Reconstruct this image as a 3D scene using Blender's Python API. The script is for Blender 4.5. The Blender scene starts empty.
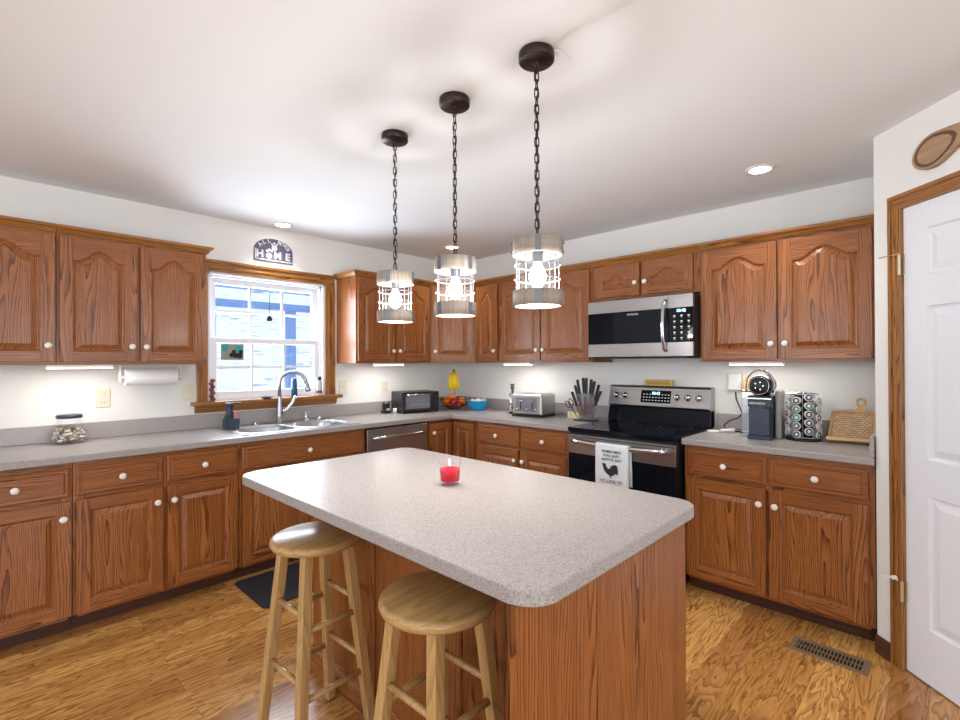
import bpy, bmesh, math, random
from math import pi, sin, cos, radians as R
from mathutils import Vector as V, Matrix

random.seed(7)
scn = bpy.context.scene
COL = scn.collection

# ------------------------------------------------------------------ camera
cam_d = bpy.data.cameras.new('camera')
cam = bpy.data.objects.new('camera', cam_d)
COL.objects.link(cam)
scn.camera = cam
cam_d.sensor_fit = 'HORIZONTAL'
cam_d.sensor_width = 36
cam_d.lens = 486.644 / 960 * 36
cam_d.clip_start = 0.05
yaw, pitch, roll = 0.7665996, 0.0044194, -0.0043718
fw = V((cos(yaw) * cos(pitch), sin(yaw) * cos(pitch), sin(pitch)))
rt = V((sin(yaw), -cos(yaw), 0))
up = rt.cross(fw)
r2 = rt * cos(roll) + up * sin(roll)
u2 = up * cos(roll) - rt * sin(roll)
m = Matrix((r2, u2, -fw)).transposed().to_4x4()
m.translation = V((-3.57719, -3.81344, 1.37500))
cam.matrix_world = m

# ------------------------------------------------------------------ light, exposure
scn.view_settings.view_transform = 'Standard'
scn.view_settings.look = 'None'
scn.view_settings.gamma = 1.0
scn.view_settings.use_curve_mapping = False
scn.view_settings.exposure = 0.24

W = bpy.data.worlds.new('winter_sky')
scn.world = W
W.use_nodes = True
wn = W.node_tree.nodes
wn['Background'].inputs['Color'].default_value = (0.72, 0.84, 1.0, 1)
wn['Background'].inputs['Strength'].default_value = 1.35


def area(name, loc, direction, sx, sy, power, color, spread=pi):
    l = bpy.data.lights.new(name, 'AREA')
    l.shape = 'RECTANGLE'
    l.size = sx
    l.size_y = sy
    l.energy = power
    l.color = color
    l.spread = spread
    o = bpy.data.objects.new(name, l)
    COL.objects.link(o)
    o.location = loc
    o.rotation_euler = V(direction).to_track_quat('-Z', 'Z').to_euler()
    return o


# daylight of the west windows behind the camera; both south lamps are added fill
area('west_window_daylight', (-7.40, -1.9, 1.45), (1, 0, 0.10), 1.5, 1.5, 42, (0.84, 0.91, 1.0))
area('west_window_daylight', (-7.40, -5.0, 1.45), (1, 0, 0.10), 1.5, 1.5, 42, (0.84, 0.91, 1.0))
area('south_fill_light', (-3.0, -7.40, 1.45), (0, 1, 0.0), 1.8, 1.5, 40, (0.92, 0.95, 1.0))
area('south_fill_light', (-5.6, -7.40, 1.45), (0, 1, 0.0), 1.8, 1.5, 40, (0.92, 0.95, 1.0))
area('window_daylight', (-1.965, 0.20, 1.58), (0, -1, 0.30), 0.85, 0.9, 48, (0.82, 0.90, 1.0))

# ------------------------------------------------------------------ materials


def mat(name, base=(0.8, 0.8, 0.8), rough=0.5, metal=0.0, coat=0.0, emit=None, es=0.0, spec=0.5, trans=0.0, ior=1.45):
    mm = bpy.data.materials.new(name)
    mm.use_nodes = True
    b = mm.node_tree.nodes['Principled BSDF']
    b.inputs['Base Color'].default_value = (*base, 1)
    b.inputs['Roughness'].default_value = rough
    b.inputs['Metallic'].default_value = metal
    b.inputs['Coat Weight'].default_value = coat
    b.inputs['Coat Roughness'].default_value = 0.15
    b.inputs['Specular IOR Level'].default_value = spec
    b.inputs['Transmission Weight'].default_value = trans
    b.inputs['IOR'].default_value = ior
    if emit:
        b.inputs['Emission Color'].default_value = (*emit, 1)
        b.inputs['Emission Strength'].default_value = es
    return mm


class G:
    """small node-graph helper"""

    def __init__(s, m):
        s.t = m.node_tree
        s.b = s.t.nodes['Principled BSDF']

    def n(s, kind, **kw):
        nd = s.t.nodes.new(kind)
        for k, v in kw.items():
            if hasattr(nd, k):
                setattr(nd, k, v)
            else:
                nd.inputs[k.replace('_', ' ')].default_value = v
        return nd

    def l(s, a, b):
        s.t.links.new(a, b)

    def math(s, op, a, b=None, c=None):
        nd = s.t.nodes.new('ShaderNodeMath')
        nd.operation = op
        for i, x in enumerate((a, b, c)):
            if x is None:
                continue
            if isinstance(x, (int, float)):
                nd.inputs[i].default_value = x
            else:
                s.l(x, nd.inputs[i])
        return nd.outputs[0]

    def ramp(s, fac, stops):
        nd = s.t.nodes.new('ShaderNodeValToRGB')
        e = nd.color_ramp.elements
        while len(e) < len(stops):
            e.new(0.5)
        for el, (p, c) in zip(e, stops):
            el.position = p
            el.color = (*c, 1) if len(c) == 3 else c
        s.l(fac, nd.inputs[0])
        return nd.outputs[0]

    def mix(s, fac, a, b, blend='MIX'):
        nd = s.t.nodes.new('ShaderNodeMix')
        nd.data_type = 'RGBA'
        nd.blend_type = blend
        if isinstance(fac, (int, float)):
            nd.inputs[0].default_value = fac
        else:
            s.l(fac, nd.inputs[0])
        for i, x in ((6, a), (7, b)):
            if isinstance(x, tuple):
                nd.inputs[i].default_value = (*x, 1)
            else:
                s.l(x, nd.inputs[i])
        return nd.outputs[2]

    def bump(s, h, strength=0.2, dist=0.002):
        nd = s.t.nodes.new('ShaderNodeBump')
        nd.inputs['Strength'].default_value = strength
        nd.inputs['Distance'].default_value = dist
        s.l(h, nd.inputs['Height'])
        s.l(nd.outputs[0], s.b.inputs['Normal'])


def wood(name, light, midc, dark, rough=0.34, coat=0.12, ring=0.0085, contrast=1.0):
    mm = mat(name, midc, rough, coat=coat)
    g = G(mm)
    at = g.n('ShaderNodeAttribute', attribute_name='wc')
    mp = g.n('ShaderNodeMapping')
    mp.inputs['Scale'].default_value = (1, 1, 0.10)
    mp.inputs['Rotation'].default_value = (R(3), R(2), 0)
    g.l(at.outputs['Vector'], mp.inputs['Vector'])
    nz = g.n('ShaderNodeTexNoise', Scale=9.0, Detail=2.0, Roughness=0.5)
    g.l(mp.outputs[0], nz.inputs['Vector'])
    sb = g.n('ShaderNodeVectorMath', operation='SUBTRACT')
    sb.inputs[1].default_value = (0.5, 0.5, 0.5)
    g.l(nz.outputs['Color'], sb.inputs[0])
    sc = g.n('ShaderNodeVectorMath', operation='SCALE')
    sc.inputs['Scale'].default_value = 0.11
    g.l(sb.outputs[0], sc.inputs[0])
    ad = g.n('ShaderNodeVectorMath', operation='ADD')
    g.l(mp.outputs[0], ad.inputs[0])
    g.l(sc.outputs[0], ad.inputs[1])
    sx = g.n('ShaderNodeSeparateXYZ')
    g.l(ad.outputs[0], sx.inputs[0])
    d = g.math('SQRT', g.math('ADD', g.math('MULTIPLY', sx.outputs[0], sx.outputs[0]),
                              g.math('MULTIPLY', sx.outputs[1], sx.outputs[1])))
    fr = g.math('FRACT', g.math('DIVIDE', d, ring))
    rings = g.math('POWER', fr, 2.4)
    # fine pores, stretched along the grain
    mp2 = g.n('ShaderNodeMapping')
    mp2.inputs['Scale'].default_value = (1, 1, 0.025)
    g.l(at.outputs['Vector'], mp2.inputs['Vector'])
    n2 = g.n('ShaderNodeTexNoise', Scale=420.0, Detail=2.0, Roughness=0.6)
    g.l(mp2.outputs[0], n2.inputs['Vector'])
    n3 = g.n('ShaderNodeTexNoise', Scale=30.0, Detail=3.0, Roughness=0.6)
    g.l(mp2.outputs[0], n3.inputs['Vector'])
    pores = g.ramp(n2.outputs['Fac'], [(0.38, (0, 0, 0)), (0.58, (1, 1, 1))])
    base = g.ramp(n3.outputs['Fac'], [(0.3, midc), (0.7, light)])
    f1 = g.math('MULTIPLY', rings, g.math('MULTIPLY_ADD', pores, 0.62, 0.36))
    f2 = g.math('MULTIPLY', pores, 0.10)
    f = g.math('MINIMUM', g.math('MULTIPLY', g.math('ADD', f1, f2), contrast), 1.0)
    c = g.mix(f, base, dark)
    g.l(c, g.b.inputs['Base Color'])
    g.bump(g.math('MULTIPLY', f, -1.0), 0.12, 0.001)
    return mm


OAK = wood('oak_cabinet', (0.41, 0.148, 0.038), (0.305, 0.097, 0.022), (0.060, 0.014, 0.004), contrast=1.25)
OAKT = wood('oak_trim', (0.46, 0.20, 0.045), (0.33, 0.13, 0.026), (0.09, 0.028, 0.007), contrast=1.3)
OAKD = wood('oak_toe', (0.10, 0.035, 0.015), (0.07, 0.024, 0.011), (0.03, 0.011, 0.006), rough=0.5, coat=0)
STW = wood('stool_wood', (0.58, 0.37, 0.155), (0.47, 0.275, 0.10), (0.22, 0.105, 0.035), contrast=0.6, ring=0.014, rough=0.3)
RINGW = wood('lamp_wood', (0.42, 0.36, 0.30), (0.32, 0.27, 0.22), (0.16, 0.13, 0.11), contrast=0.7, rough=0.7, coat=0)
SPOON = wood('spoon_wood', (0.50, 0.33, 0.19), (0.40, 0.25, 0.14), (0.16, 0.08, 0.04), contrast=0.9, rough=0.55, coat=0)
PALE = wood('pale_wicker_wood', (0.72, 0.47, 0.24), (0.62, 0.38, 0.18), (0.30, 0.15, 0.06), contrast=0.5, rough=0.5, coat=0)


def wall_mat(name, c, bump=0.05):
    mm = mat(name, c, 0.85, spec=0.25)
    g = G(mm)
    tc = g.n('ShaderNodeTexCoord')
    nz = g.n('ShaderNodeTexNoise', Scale=120.0, Detail=3.0)
    g.l(tc.outputs['Object'], nz.inputs['Vector'])
    g.bump(nz.outputs['Fac'], bump, 0.002)
    return mm


WALL = wall_mat('wall_paint', (0.80, 0.79, 0.755))
CEIL = wall_mat('ceiling_paint', (0.82, 0.85, 0.87))
WHITE = mat('white_door_paint', (0.80, 0.82, 0.86), 0.4)
VINYL = mat('white_vinyl', (0.78, 0.80, 0.84), 0.45)
LIGHTWALL = mat('far_wall_paint', (0.70, 0.68, 0.64), 0.9)

# floor planks
FLOOR = mat('plank_floor', (0.5, 0.3, 0.12), 0.24, coat=0.25)
g = G(FLOOR)
tc = g.n('ShaderNodeTexCoord')
br = g.n('ShaderNodeTexBrick')
br.offset = 0.37
br.offset_frequency = 2
for k, v in (('Color1', (0, 0, 0, 1)), ('Color2', (1, 1, 1, 1)), ('Mortar', (0.5, 0.5, 0.5, 1)), ('Scale', 1.0),
             ('Mortar Size', 0.0012), ('Mortar Smooth', 0.1), ('Brick Width', 1.25), ('Row Height', 0.125)):
    br.inputs[k].default_value = v
g.l(tc.outputs['Object'], br.inputs['Vector'])
sp = g.n('ShaderNodeSeparateColor')
g.l(br.outputs['Color'], sp.inputs[0])
rnd = sp.outputs[0]
cx = g.n('ShaderNodeCombineXYZ')
g.l(g.math('MULTIPLY', rnd, 7.3), cx.inputs[0])
g.l(g.math('MULTIPLY', rnd, 3.1), cx.inputs[1])
g.l(g.math('MULTIPLY', rnd, 11.0), cx.inputs[2])
va = g.n('ShaderNodeVectorMath', operation='ADD')
g.l(tc.outputs['Object'], va.inputs[0])
g.l(cx.outputs[0], va.inputs[1])
mpa = g.n('ShaderNodeMapping')
mpa.inputs['Scale'].default_value = (0.13, 1, 1)
g.l(va.outputs[0], mpa.inputs['Vector'])
na = g.n('ShaderNodeTexNoise', Scale=9.0, Detail=3.0, Roughness=0.55, Distortion=0.6)
g.l(mpa.outputs[0], na.inputs['Vector'])
wv = g.math('FRACT', g.math('MULTIPLY', na.outputs['Fac'], 15.0))
wv = g.math('POWER', wv, 1.8)
nb = g.n('ShaderNodeTexNoise', Scale=55.0, Detail=3.0, Roughness=0.7)
g.l(mpa.outputs[0], nb.inputs['Vector'])
fleck = g.ramp(nb.outputs['Fac'], [(0.57, (0, 0, 0)), (0.66, (1, 1, 1))])
basec = g.ramp(rnd, [(0.0, (0.52, 0.245, 0.062)), (0.5, (0.78, 0.42, 0.125)), (1.0, (0.40, 0.165, 0.045))])
c1 = g.mix(g.math('MULTIPLY', wv, 0.75), basec, (0.17, 0.056, 0.012))
c2 = g.mix(g.math('MULTIPLY', fleck, 0.75), c1, (0.16, 0.055, 0.015))
c3 = g.mix(g.math('MULTIPLY', br.outputs['Fac'], 0.6), c2, (0.12, 0.045, 0.015))
g.l(c3, g.b.inputs['Base Color'])
g.bump(g.math('MULTIPLY', br.outputs['Fac'], -1.0), 0.3, 0.001)

# laminate worktop
LAM = mat('laminate_worktop', (0.4, 0.37, 0.35), 0.38, coat=0.12)
g = G(LAM)
tc = g.n('ShaderNodeTexCoord')
n1 = g.n('ShaderNodeTexNoise', Scale=240.0, Detail=3.0, Roughness=0.75)
g.l(tc.outputs['Object'], n1.inputs['Vector'])
n2 = g.n('ShaderNodeTexNoise', Scale=14.0, Detail=2.0)
g.l(tc.outputs['Object'], n2.inputs['Vector'])
ca = g.ramp(n1.outputs['Fac'], [(0.34, (0.14, 0.122, 0.118)), (0.47, (0.34, 0.312, 0.30)), (0.60, (0.41, 0.382, 0.366)),
                                (0.74, (0.60, 0.57, 0.56))])
cb = g.mix(g.math('MULTIPLY', n2.outputs['Fac'], 0.25), ca, (0.40, 0.365, 0.35))
g.l(cb, g.b.inputs['Base Color'])

# brushed steel


def steel(name, c=(0.42, 0.41, 0.41), rough=0.3, axis=(1, 1, 60)):
    mm = mat(name, c, rough, metal=1.0)
    g = G(mm)
    tc = g.n('ShaderNodeTexCoord')
    mp = g.n('ShaderNodeMapping')
    mp.inputs['Scale'].default_value = axis
    g.l(tc.outputs['Object'], mp.inputs['Vector'])
    nz = g.n('ShaderNodeTexNoise', Scale=8.0, Detail=3.0)
    g.l(mp.outputs[0], nz.inputs['Vector'])
    g.l(g.math('ADD', g.math('MULTIPLY', nz.outputs['Fac'], 0.14), rough - 0.07), g.b.inputs['Roughness'])
    return mm


STEEL = steel('brushed_steel')
SINKM = steel('sink_steel', (0.50, 0.51, 0.53), 0.36, (40, 1, 1))
CHROME = mat('chrome', (0.60, 0.60, 0.62), 0.13, metal=1)
NICKEL = mat('satin_nickel', (0.36, 0.37, 0.40), 0.25, metal=1)
BRASS = mat('brass', (0.70, 0.52, 0.24), 0.3, metal=1)
PBRASS = mat('pale_brass', (0.62, 0.55, 0.38), 0.4, metal=.7)
BRONZE = mat('dark_bronze', (0.035, 0.022, 0.018), 0.35, metal=0.6)
GALV = mat('galvanised_strap', (0.20, 0.21, 0.24), 0.5, metal=0.7)
WIRE = mat('pale_cage_wire', (0.40, 0.41, 0.43), 0.4, metal=0.6)
BLACK = mat('black_plastic', (0.012, 0.012, 0.014), 0.35)
GLOSSBLK = mat('black_glass', (0.004, 0.006, 0.011), 0.05, spec=0.28)
NAVY = mat('dark_blue_plastic', (0.03, 0.04, 0.07), 0.35)
CERAM = mat('white_ceramic', (0.85, 0.82, 0.76), 0.18, coat=0.4)
WPLAS = mat('white_plastic', (0.78, 0.77, 0.74), 0.4)
IVORY = mat('ivory_plate', (0.72, 0.66, 0.52), 0.4)
DARKIN = mat('dark_gap', (0.01, 0.008, 0.007), 0.9)
PAPER = mat('paper', (0.85, 0.86, 0.88), 0.9)
FABRIC = mat('towel_cloth', (0.72, 0.76, 0.80), 0.95)
INK = mat('dark_ink', (0.02, 0.025, 0.035), 0.8)
WHTINK = mat('white_ink', (0.85, 0.85, 0.85), 0.6)
GREYINK = mat('grey_ink', (0.45, 0.45, 0.45), 0.6)
BLUE = mat('blue_bowl', (0.01, 0.30, 0.62), 0.3)
RED = mat('red_wax', (0.62, 0.008, 0.03), 0.8, spec=0.1, emit=(0.8, 0.01, 0.04), es=0.0)
BULB = mat('lit_bulb', (1, 1, 1), 0.5, emit=(1.0, 0.98, 0.95), es=14.0)
LENS = mat('lit_lens', (1, 1, 1), 0.5, emit=(1.0, 0.95, 0.86), es=9.0)
CANL = mat('lit_can', (1, 1, 1), 0.5, emit=(1.0, 0.98, 0.95), es=12.0)
DIGIT = mat('lit_digits', (0.3, 0.9, 1), 0.5, emit=(0.55, 0.95, 1.0), es=2.5)
YEL = mat('banana_skin', (0.80, 0.56, 0.02), 0.45)
ORNG = mat('orange_peel', (0.85, 0.22, 0.015), 0.45)
REDF = mat('red_apple_skin', (0.55, 0.03, 0.03), 0.3)
PEACH = mat('pink_shell', (0.75, 0.45, 0.36), 0.6)
GOLD = mat('gold_box', (0.62, 0.43, 0.09), 0.5)
MATM = mat('charcoal_mat', (0.02, 0.022, 0.028), 0.7)
VENTM = mat('tan_register_metal', (0.28, 0.20, 0.12), 0.45, metal=0.4)
BUTTER = mat('yellow_butter', (0.82, 0.74, 0.32), 0.5)
SPONGE = mat('dark_green_sponge', (0.02, 0.06, 0.06), 0.8)
PINKSP = mat('pink_sponge', (0.6, 0.25, 0.22), 0.8)
CARVED = mat('carved_redwood', (0.17, 0.05, 0.035), 0.5)
TEAL = mat('teal_print', (0.03, 0.35, 0.33), 0.5)
GREYPR = mat('grey_print', (0.30, 0.28, 0.24), 0.5)
STONE = mat('pebble_mix', (0.55, 0.50, 0.42), 0.7)
g = G(STONE)
tc = g.n('ShaderNodeTexCoord')
n1 = g.n('ShaderNodeTexNoise', Scale=60.0, Detail=2.0)
g.l(tc.outputs['Object'], n1.inputs['Vector'])
g.l(g.ramp(n1.outputs['Fac'], [(0.35, (0.20, 0.14, 0.10)), (0.5, (0.55, 0.48, 0.38)), (0.65, (0.78, 0.74, 0.66))]), g.b.inputs['Base Color'])
WICK = mat('woven_wicker', (0.66, 0.45, 0.25), 0.65)
g = G(WICK)
tc = g.n('ShaderNodeTexCoord')
bk = g.n('ShaderNodeTexBrick')
for k, v in (('Color1', (0.72, 0.52, 0.32, 1)), ('Color2', (0.55, 0.36, 0.19, 1)), ('Mortar', (0.25, 0.14, 0.07, 1)), ('Scale', 1.0),
             ('Mortar Size', 0.0012), ('Brick Width', 0.022), ('Row Height', 0.011)):
    bk.inputs[k].default_value = v
mpw = g.n('ShaderNodeMapping')
mpw.inputs['Rotation'].default_value = (R(90), 0, 0)
g.l(tc.outputs['Object'], mpw.inputs['Vector'])
g.l(mpw.outputs[0], bk.inputs['Vector'])
g.l(bk.outputs['Color'], g.b.inputs['Base Color'])
g.bump(bk.outputs['Fac'], -0.6, 0.002)


def glass(name, tint=(1, 1, 1), refl=0.08, milky=0.0, rough=0.02, edge=0.5):
    mm = bpy.data.materials.new(name)
    mm.use_nodes = True
    t = mm.node_tree
    t.nodes.remove(t.nodes['Principled BSDF'])
    out = t.nodes['Material Output']
    tr = t.nodes.new('ShaderNodeBsdfTransparent')
    tr.inputs[0].default_value = (*tint, 1)
    gl = t.nodes.new('ShaderNodeBsdfGlossy')
    gl.inputs['Roughness'].default_value = rough
    fr = t.nodes.new('ShaderNodeLayerWeight')
    fr.inputs['Blend'].default_value = 0.25
    ma = t.nodes.new('ShaderNodeMath')
    ma.operation = 'MULTIPLY_ADD'
    ma.inputs[1].default_value = edge
    ma.inputs[2].default_value = refl
    t.links.new(fr.outputs['Facing'], ma.inputs[0])
    mx = t.nodes.new('ShaderNodeMixShader')
    t.links.new(ma.outputs[0], mx.inputs[0])
    t.links.new(tr.outputs[0], mx.inputs[1])
    t.links.new(gl.outputs[0], mx.inputs[2])
    last = mx
    if milky > 0:
        tl = t.nodes.new('ShaderNodeBsdfTranslucent')
        tl.inputs[0].default_value = (0.9, 0.93, 1, 1)
        m2 = t.nodes.new('ShaderNodeMixShader')
        m2.inputs[0].default_value = milky
        t.links.new(mx.outputs[0], m2.inputs[1])
        t.links.new(tl.outputs[0], m2.inputs[2])
        last = m2
    t.links.new(last.outputs[0], out.inputs['Surface'])
    return mm


PANE = glass('window_glass', refl=0.02)
JARG = glass('clear_jar_glass', refl=0.01, rough=0.12, edge=0.22)
LAMPG = glass('seeded_lamp_glass', (0.97, 0.98, 1.0), refl=0.0, milky=0.006, rough=0.3, edge=0.02)
ACRYL = glass('clear_acrylic', (0.85, 0.87, 0.92), refl=0.12)

# snow, outdoors
SNOW = mat('snow_ground', (0.85, 0.88, 0.95), 0.9)
g = G(SNOW)
tc = g.n('ShaderNodeTexCoord')
mpn = g.n('ShaderNodeMapping')
mpn.inputs['Scale'].default_value = (0.45, 1.0, 1.0)
g.l(tc.outputs['Object'], mpn.inputs['Vector'])
n1 = g.n('ShaderNodeTexNoise', Scale=3.2, Detail=5.0, Roughness=0.65)
g.l(mpn.outputs[0], n1.inputs['Vector'])
g.l(g.ramp(n1.outputs['Fac'], [(0.0, (0.86, 0.90, 0.96)), (0.55, (0.84, 0.88, 0.95)), (0.62, (0.45, 0.52, 0.62)), (0.68, (0.24, 0.28, 0.36))]),
    g.b.inputs['Base Color'])
PORCH = mat('porch_paint', (0.26, 0.40, 0.66), 0.7)
PORCHC = mat('porch_ceiling_paint', (0.42, 0.54, 0.78), 0.7)

# ------------------------------------------------------------------ mesh helpers


class MB:
    def __init__(s, M=None):
        s.v, s.f, s.m, s.w, s.s = [], [], [], [], []
        s.M = M

    def add(s, vs, fs, mi=0, grain='z', smooth=False, off=None, M=None):
        if off is None:
            off = V((random.uniform(-.11, .11), random.choice((-1, 1)) * random.uniform(.03, .11), random.uniform(-9, 9)))
        b = len(s.v)
        vs = [V(p) for p in vs]
        wc = []
        for p in vs:
            if grain == 'x':
                q = V((p.z, p.y, p.x))
            elif grain == 'y':
                q = V((p.z, p.x, p.y))
            else:
                q = p.copy()
            wc.append(q + off)
        if isinstance(mi, int):
            mi = [mi] * len(fs)
        for f, k in zip(fs, mi):
            s.f.append([b + i for i in f])
            s.m.append(k)
            s.s.append(smooth)
            s.w.extend(wc[i] for i in f)
        for p in vs:
            if M is not None:
                p = M @ p
            if s.M is not None:
                p = s.M @ p
            s.v.append(p)
        return s

    def box(s, x0, x1, y0, y1, z0, z1, mi=0, grain='z', M=None):
        cxo = V(((x0 + x1) / 2, (y0 + y1) / 2, 0))
        off = V((random.uniform(-.10, .10), random.choice((-1, 1)) * random.uniform(.03, .10), random.uniform(-9, 9)))
        c = [(x, y, z) for x in (x0, x1) for y in (y0, y1) for z in (z0, z1)]
        F = [(0, 1, 3, 2), (4, 6, 7, 5), (0, 4, 5, 1), (2, 3, 7, 6), (0, 2, 6, 4), (1, 5, 7, 3)]
        if grain == 'x':
            off -= V((0, (y0 + y1) / 2, 0)) + V(((z0 + z1) / 2, 0, 0))
        elif grain == 'y':
            off -= V(((z0 + z1) / 2, (x0 + x1) / 2, 0))
        else:
            off -= cxo
        return s.add(c, F, mi, grain, False, off, M)

    def lathe(s, prof, n=24, c=(0, 0, 0), axis='z', mi=0, M=None, caps=True, smooth=True, closed=False):
        vs, fs = [], []
        for r, h in prof:
            for i in range(n):
                a = 2 * pi * i / n
                if axis == 'z':
                    p = (r * cos(a), r * sin(a), h)
                elif axis == 'y':
                    p = (r * cos(a), h, -r * sin(a))
                else:
                    p = (h, r * cos(a), r * sin(a))
                vs.append(V(p) + V(c))
        k = len(prof)
        for j in range(k if closed else k - 1):
            for i in range(n):
                a, b_ = j * n + i, j * n + (i + 1) % n
                j2 = (j + 1) % k
                fs.append((a, b_, j2 * n + (i + 1) % n, j2 * n + i))
        s.add(vs, fs, mi, 'z', smooth, None, M)
        if caps and not closed:
            b = [list(vs[i]) for i in range(n)]
            t = [list(vs[(k - 1) * n + i]) for i in range(n)]
            if prof[0][0] > 1e-5:
                s.add(b, [tuple(reversed(range(n)))], mi, 'z', False, None, M)
            if prof[-1][0] > 1e-5:
                s.add(t, [tuple(range(n))], mi, 'z', False, None, M)
        return s

    def cyl(s, r, h0, h1, n=20, c=(0, 0, 0), axis='z', mi=0, M=None, bev=0.0):
        if bev:
            return s.lathe([(r - bev, h0), (r, h0 + bev), (r, h1 - bev), (r - bev, h1)], n, c, axis, mi, M)
        return s.lathe([(r, h0), (r, h1)], n, c, axis, mi, M)

    def tube(s, pts, r, n=8, closed=False, mi=0, M=None, sq=False):
        pts = [V(p) for p in pts]
        k = len(pts)
        vs, fs = [], []
        ref = V((0.13, 0.21, 0.97))
        up_ = None
        for i, p in enumerate(pts):
            if closed:
                t = pts[(i + 1) % k] - pts[i - 1]
            else:
                t = pts[min(i + 1, k - 1)] - pts[max(i - 1, 0)]
            t.normalize()
            if up_ is None:
                up_ = ref if abs(t.dot(ref)) < .9 else V((1, 0, 0))
            a = (up_ - t * up_.dot(t)).normalized()
            up_ = a
            b_ = t.cross(a)
            rr = r[i] if isinstance(r, (list, tuple)) else r
            for j in range(n):
                an = 2 * pi * (j + .5) / n
                vs.append(p + a * cos(an) * rr + b_ * sin(an) * rr)
        for i in range(k if closed else k - 1):
            i2 = (i + 1) % k
            for j in range(n):
                fs.append((i * n + j, i * n + (j + 1) % n, i2 * n + (j + 1) % n, i2 * n + j))
        if not closed:
            fs.append(tuple(reversed(range(n))))
            fs.append(tuple((k - 1) * n + j for j in range(n)))
        return s.add(vs, fs, mi, 'z', n > 6, None, M)

    def prism(s, poly, h0, h1, plane='xy', mi=0, grain='z', M=None, side=None):
        def P(a, b_, h):
            return {'xy': (a, b_, h), 'xz': (a, h, b_), 'yz': (h, a, b_)}[plane]
        n = len(poly)
        vs = [P(a, b_, h0) for a, b_ in poly] + [P(a, b_, h1) for a, b_ in poly]
        fs = [tuple(range(n)), tuple(reversed(range(n, 2 * n)))]
        ms = [mi, mi]
        for i in range(n):
            j = (i + 1) % n
            fs.append((i, i + n, j + n, j))
            ms.append(mi if side is None else side)
        return s.add(vs, fs, ms, grain, False, None, M)

    def ball(s, r, c=(0, 0, 0), sc=(1, 1, 1), n=14, mi=0, M=None):
        prof = []
        k = n // 2
        vs = [V((0, 0, -r))]
        fs = []
        for j in range(1, k):
            a = -pi / 2 + pi * j / k
            for i in range(n):
                b_ = 2 * pi * i / n
                vs.append(V((r * cos(a) * cos(b_), r * cos(a) * sin(b_), r * sin(a))))
        vs.append(V((0, 0, r)))
        for i in range(n):
            fs.append((0, 1 + (i + 1) % n, 1 + i))
            fs.append((len(vs) - 1, 1 + (k - 2) * n + i, 1 + (k - 2) * n + (i + 1) % n))
        for j in range(k - 2):
            for i in range(n):
                fs.append((1 + j * n + i, 1 + j * n + (i + 1) % n, 1 + (j + 1) * n + (i + 1) % n, 1 + (j + 1) * n + i))
        vs = [V((p.x * sc[0], p.y * sc[1], p.z * sc[2])) + V(c) for p in vs]
        return s.add(vs, fs, mi, 'z', True, None, M)

    def build(s, name, mats, parent=None, bev=0.0, loc=None, rot=None, seg=2):
        me = bpy.data.meshes.new(name)
        me.from_pydata([tuple(p) for p in s.v], [], s.f)
        for mm in (mats if isinstance(mats, (list, tuple)) else [mats]):
            me.materials.append(mm)
        me.polygons.foreach_set('material_index', s.m)
        me.polygons.foreach_set('use_smooth', s.s)
        at = me.attributes.new('wc', 'FLOAT_VECTOR', 'CORNER')
        at.data.foreach_set('vector', [c for w in s.w for c in w])
        bm = bmesh.new()
        bm.from_mesh(me)
        bmesh.ops.recalc_face_normals(bm, faces=bm.faces)
        bm.to_mesh(me)
        bm.free()
        o = bpy.data.objects.new(name, me)
        COL.objects.link(o)
        if parent is not None:
            o.parent = parent
        if loc is not None:
            o.location = loc
        if rot is not None:
            o.rotation_euler = rot
        if bev:
            md = o.modifiers.new('bevel', 'BEVEL')
            md.width = bev
            md.segments = seg
            md.limit_method = 'ANGLE'
            md.angle_limit = R(50)
            md.harden_normals = False
        return o


def tag(o, label=None, cat=None, group=None, kind=None):
    if label:
        o['label'] = label
    if cat:
        o['category'] = cat
    if group:
        o['group'] = group
    if kind:
        o['kind'] = kind
    return o


def thing(name, label, cat, loc=(0, 0, 0), rz=0.0, group=None):
    o = bpy.data.objects.new(name, None)
    o.empty_display_size = 0.05
    COL.objects.link(o)
    o.location = loc
    o.rotation_euler = (0, 0, rz)
    return tag(o, label, cat, group)


def struct(name, mb, m_, bev=0.0, parent=None, **k):
    o = mb.build(name, m_, parent, bev, **k)
    if parent is None:
        o['kind'] = 'structure'
    return o


KIDS = {}


def copy_tree(o, parent=None):
    c = o.copy()
    COL.objects.link(c)
    c.parent = parent
    for ch in list(o.children):
        copy_tree(ch, c)
    return c


def text_mesh(name, body, size, m_, parent, loc, rot, depth=0.0006, align='CENTER', sx=1.0, bold=0.0, sp=1.0):
    cu = bpy.data.curves.new(name, 'FONT')
    cu.body = body
    cu.size = size
    cu.extrude = depth
    cu.align_x = align
    cu.align_y = 'CENTER'
    cu.offset = bold
    cu.space_character = sp
    cu.resolution_u = 3
    tmp = bpy.data.objects.new(name, cu)
    COL.objects.link(tmp)
    bpy.context.view_layer.update()
    dg = bpy.context.evaluated_depsgraph_get()
    me = bpy.data.meshes.new_from_object(tmp.evaluated_get(dg))
    COL.objects.unlink(tmp)
    bpy.data.objects.remove(tmp)
    me.materials.clear()
    me.materials.append(m_)
    o = bpy.data.objects.new(name, me)
    COL.objects.link(o)
    if parent is not None:
        o.parent = parent
    o.location = loc
    o.rotation_euler = rot
    o.scale = (sx, 1, 1)
    return o


# ------------------------------------------------------------------ room shell
H = 2.43
fl = MB().box(-7.6, 0.2, -7.6, 0.0, -0.1, 0.0)
struct('floor', fl, FLOOR)
struct('ceiling', MB().box(-7.6, 0.2, -7.6, 0.15, H, H + 0.1), CEIL)

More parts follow.
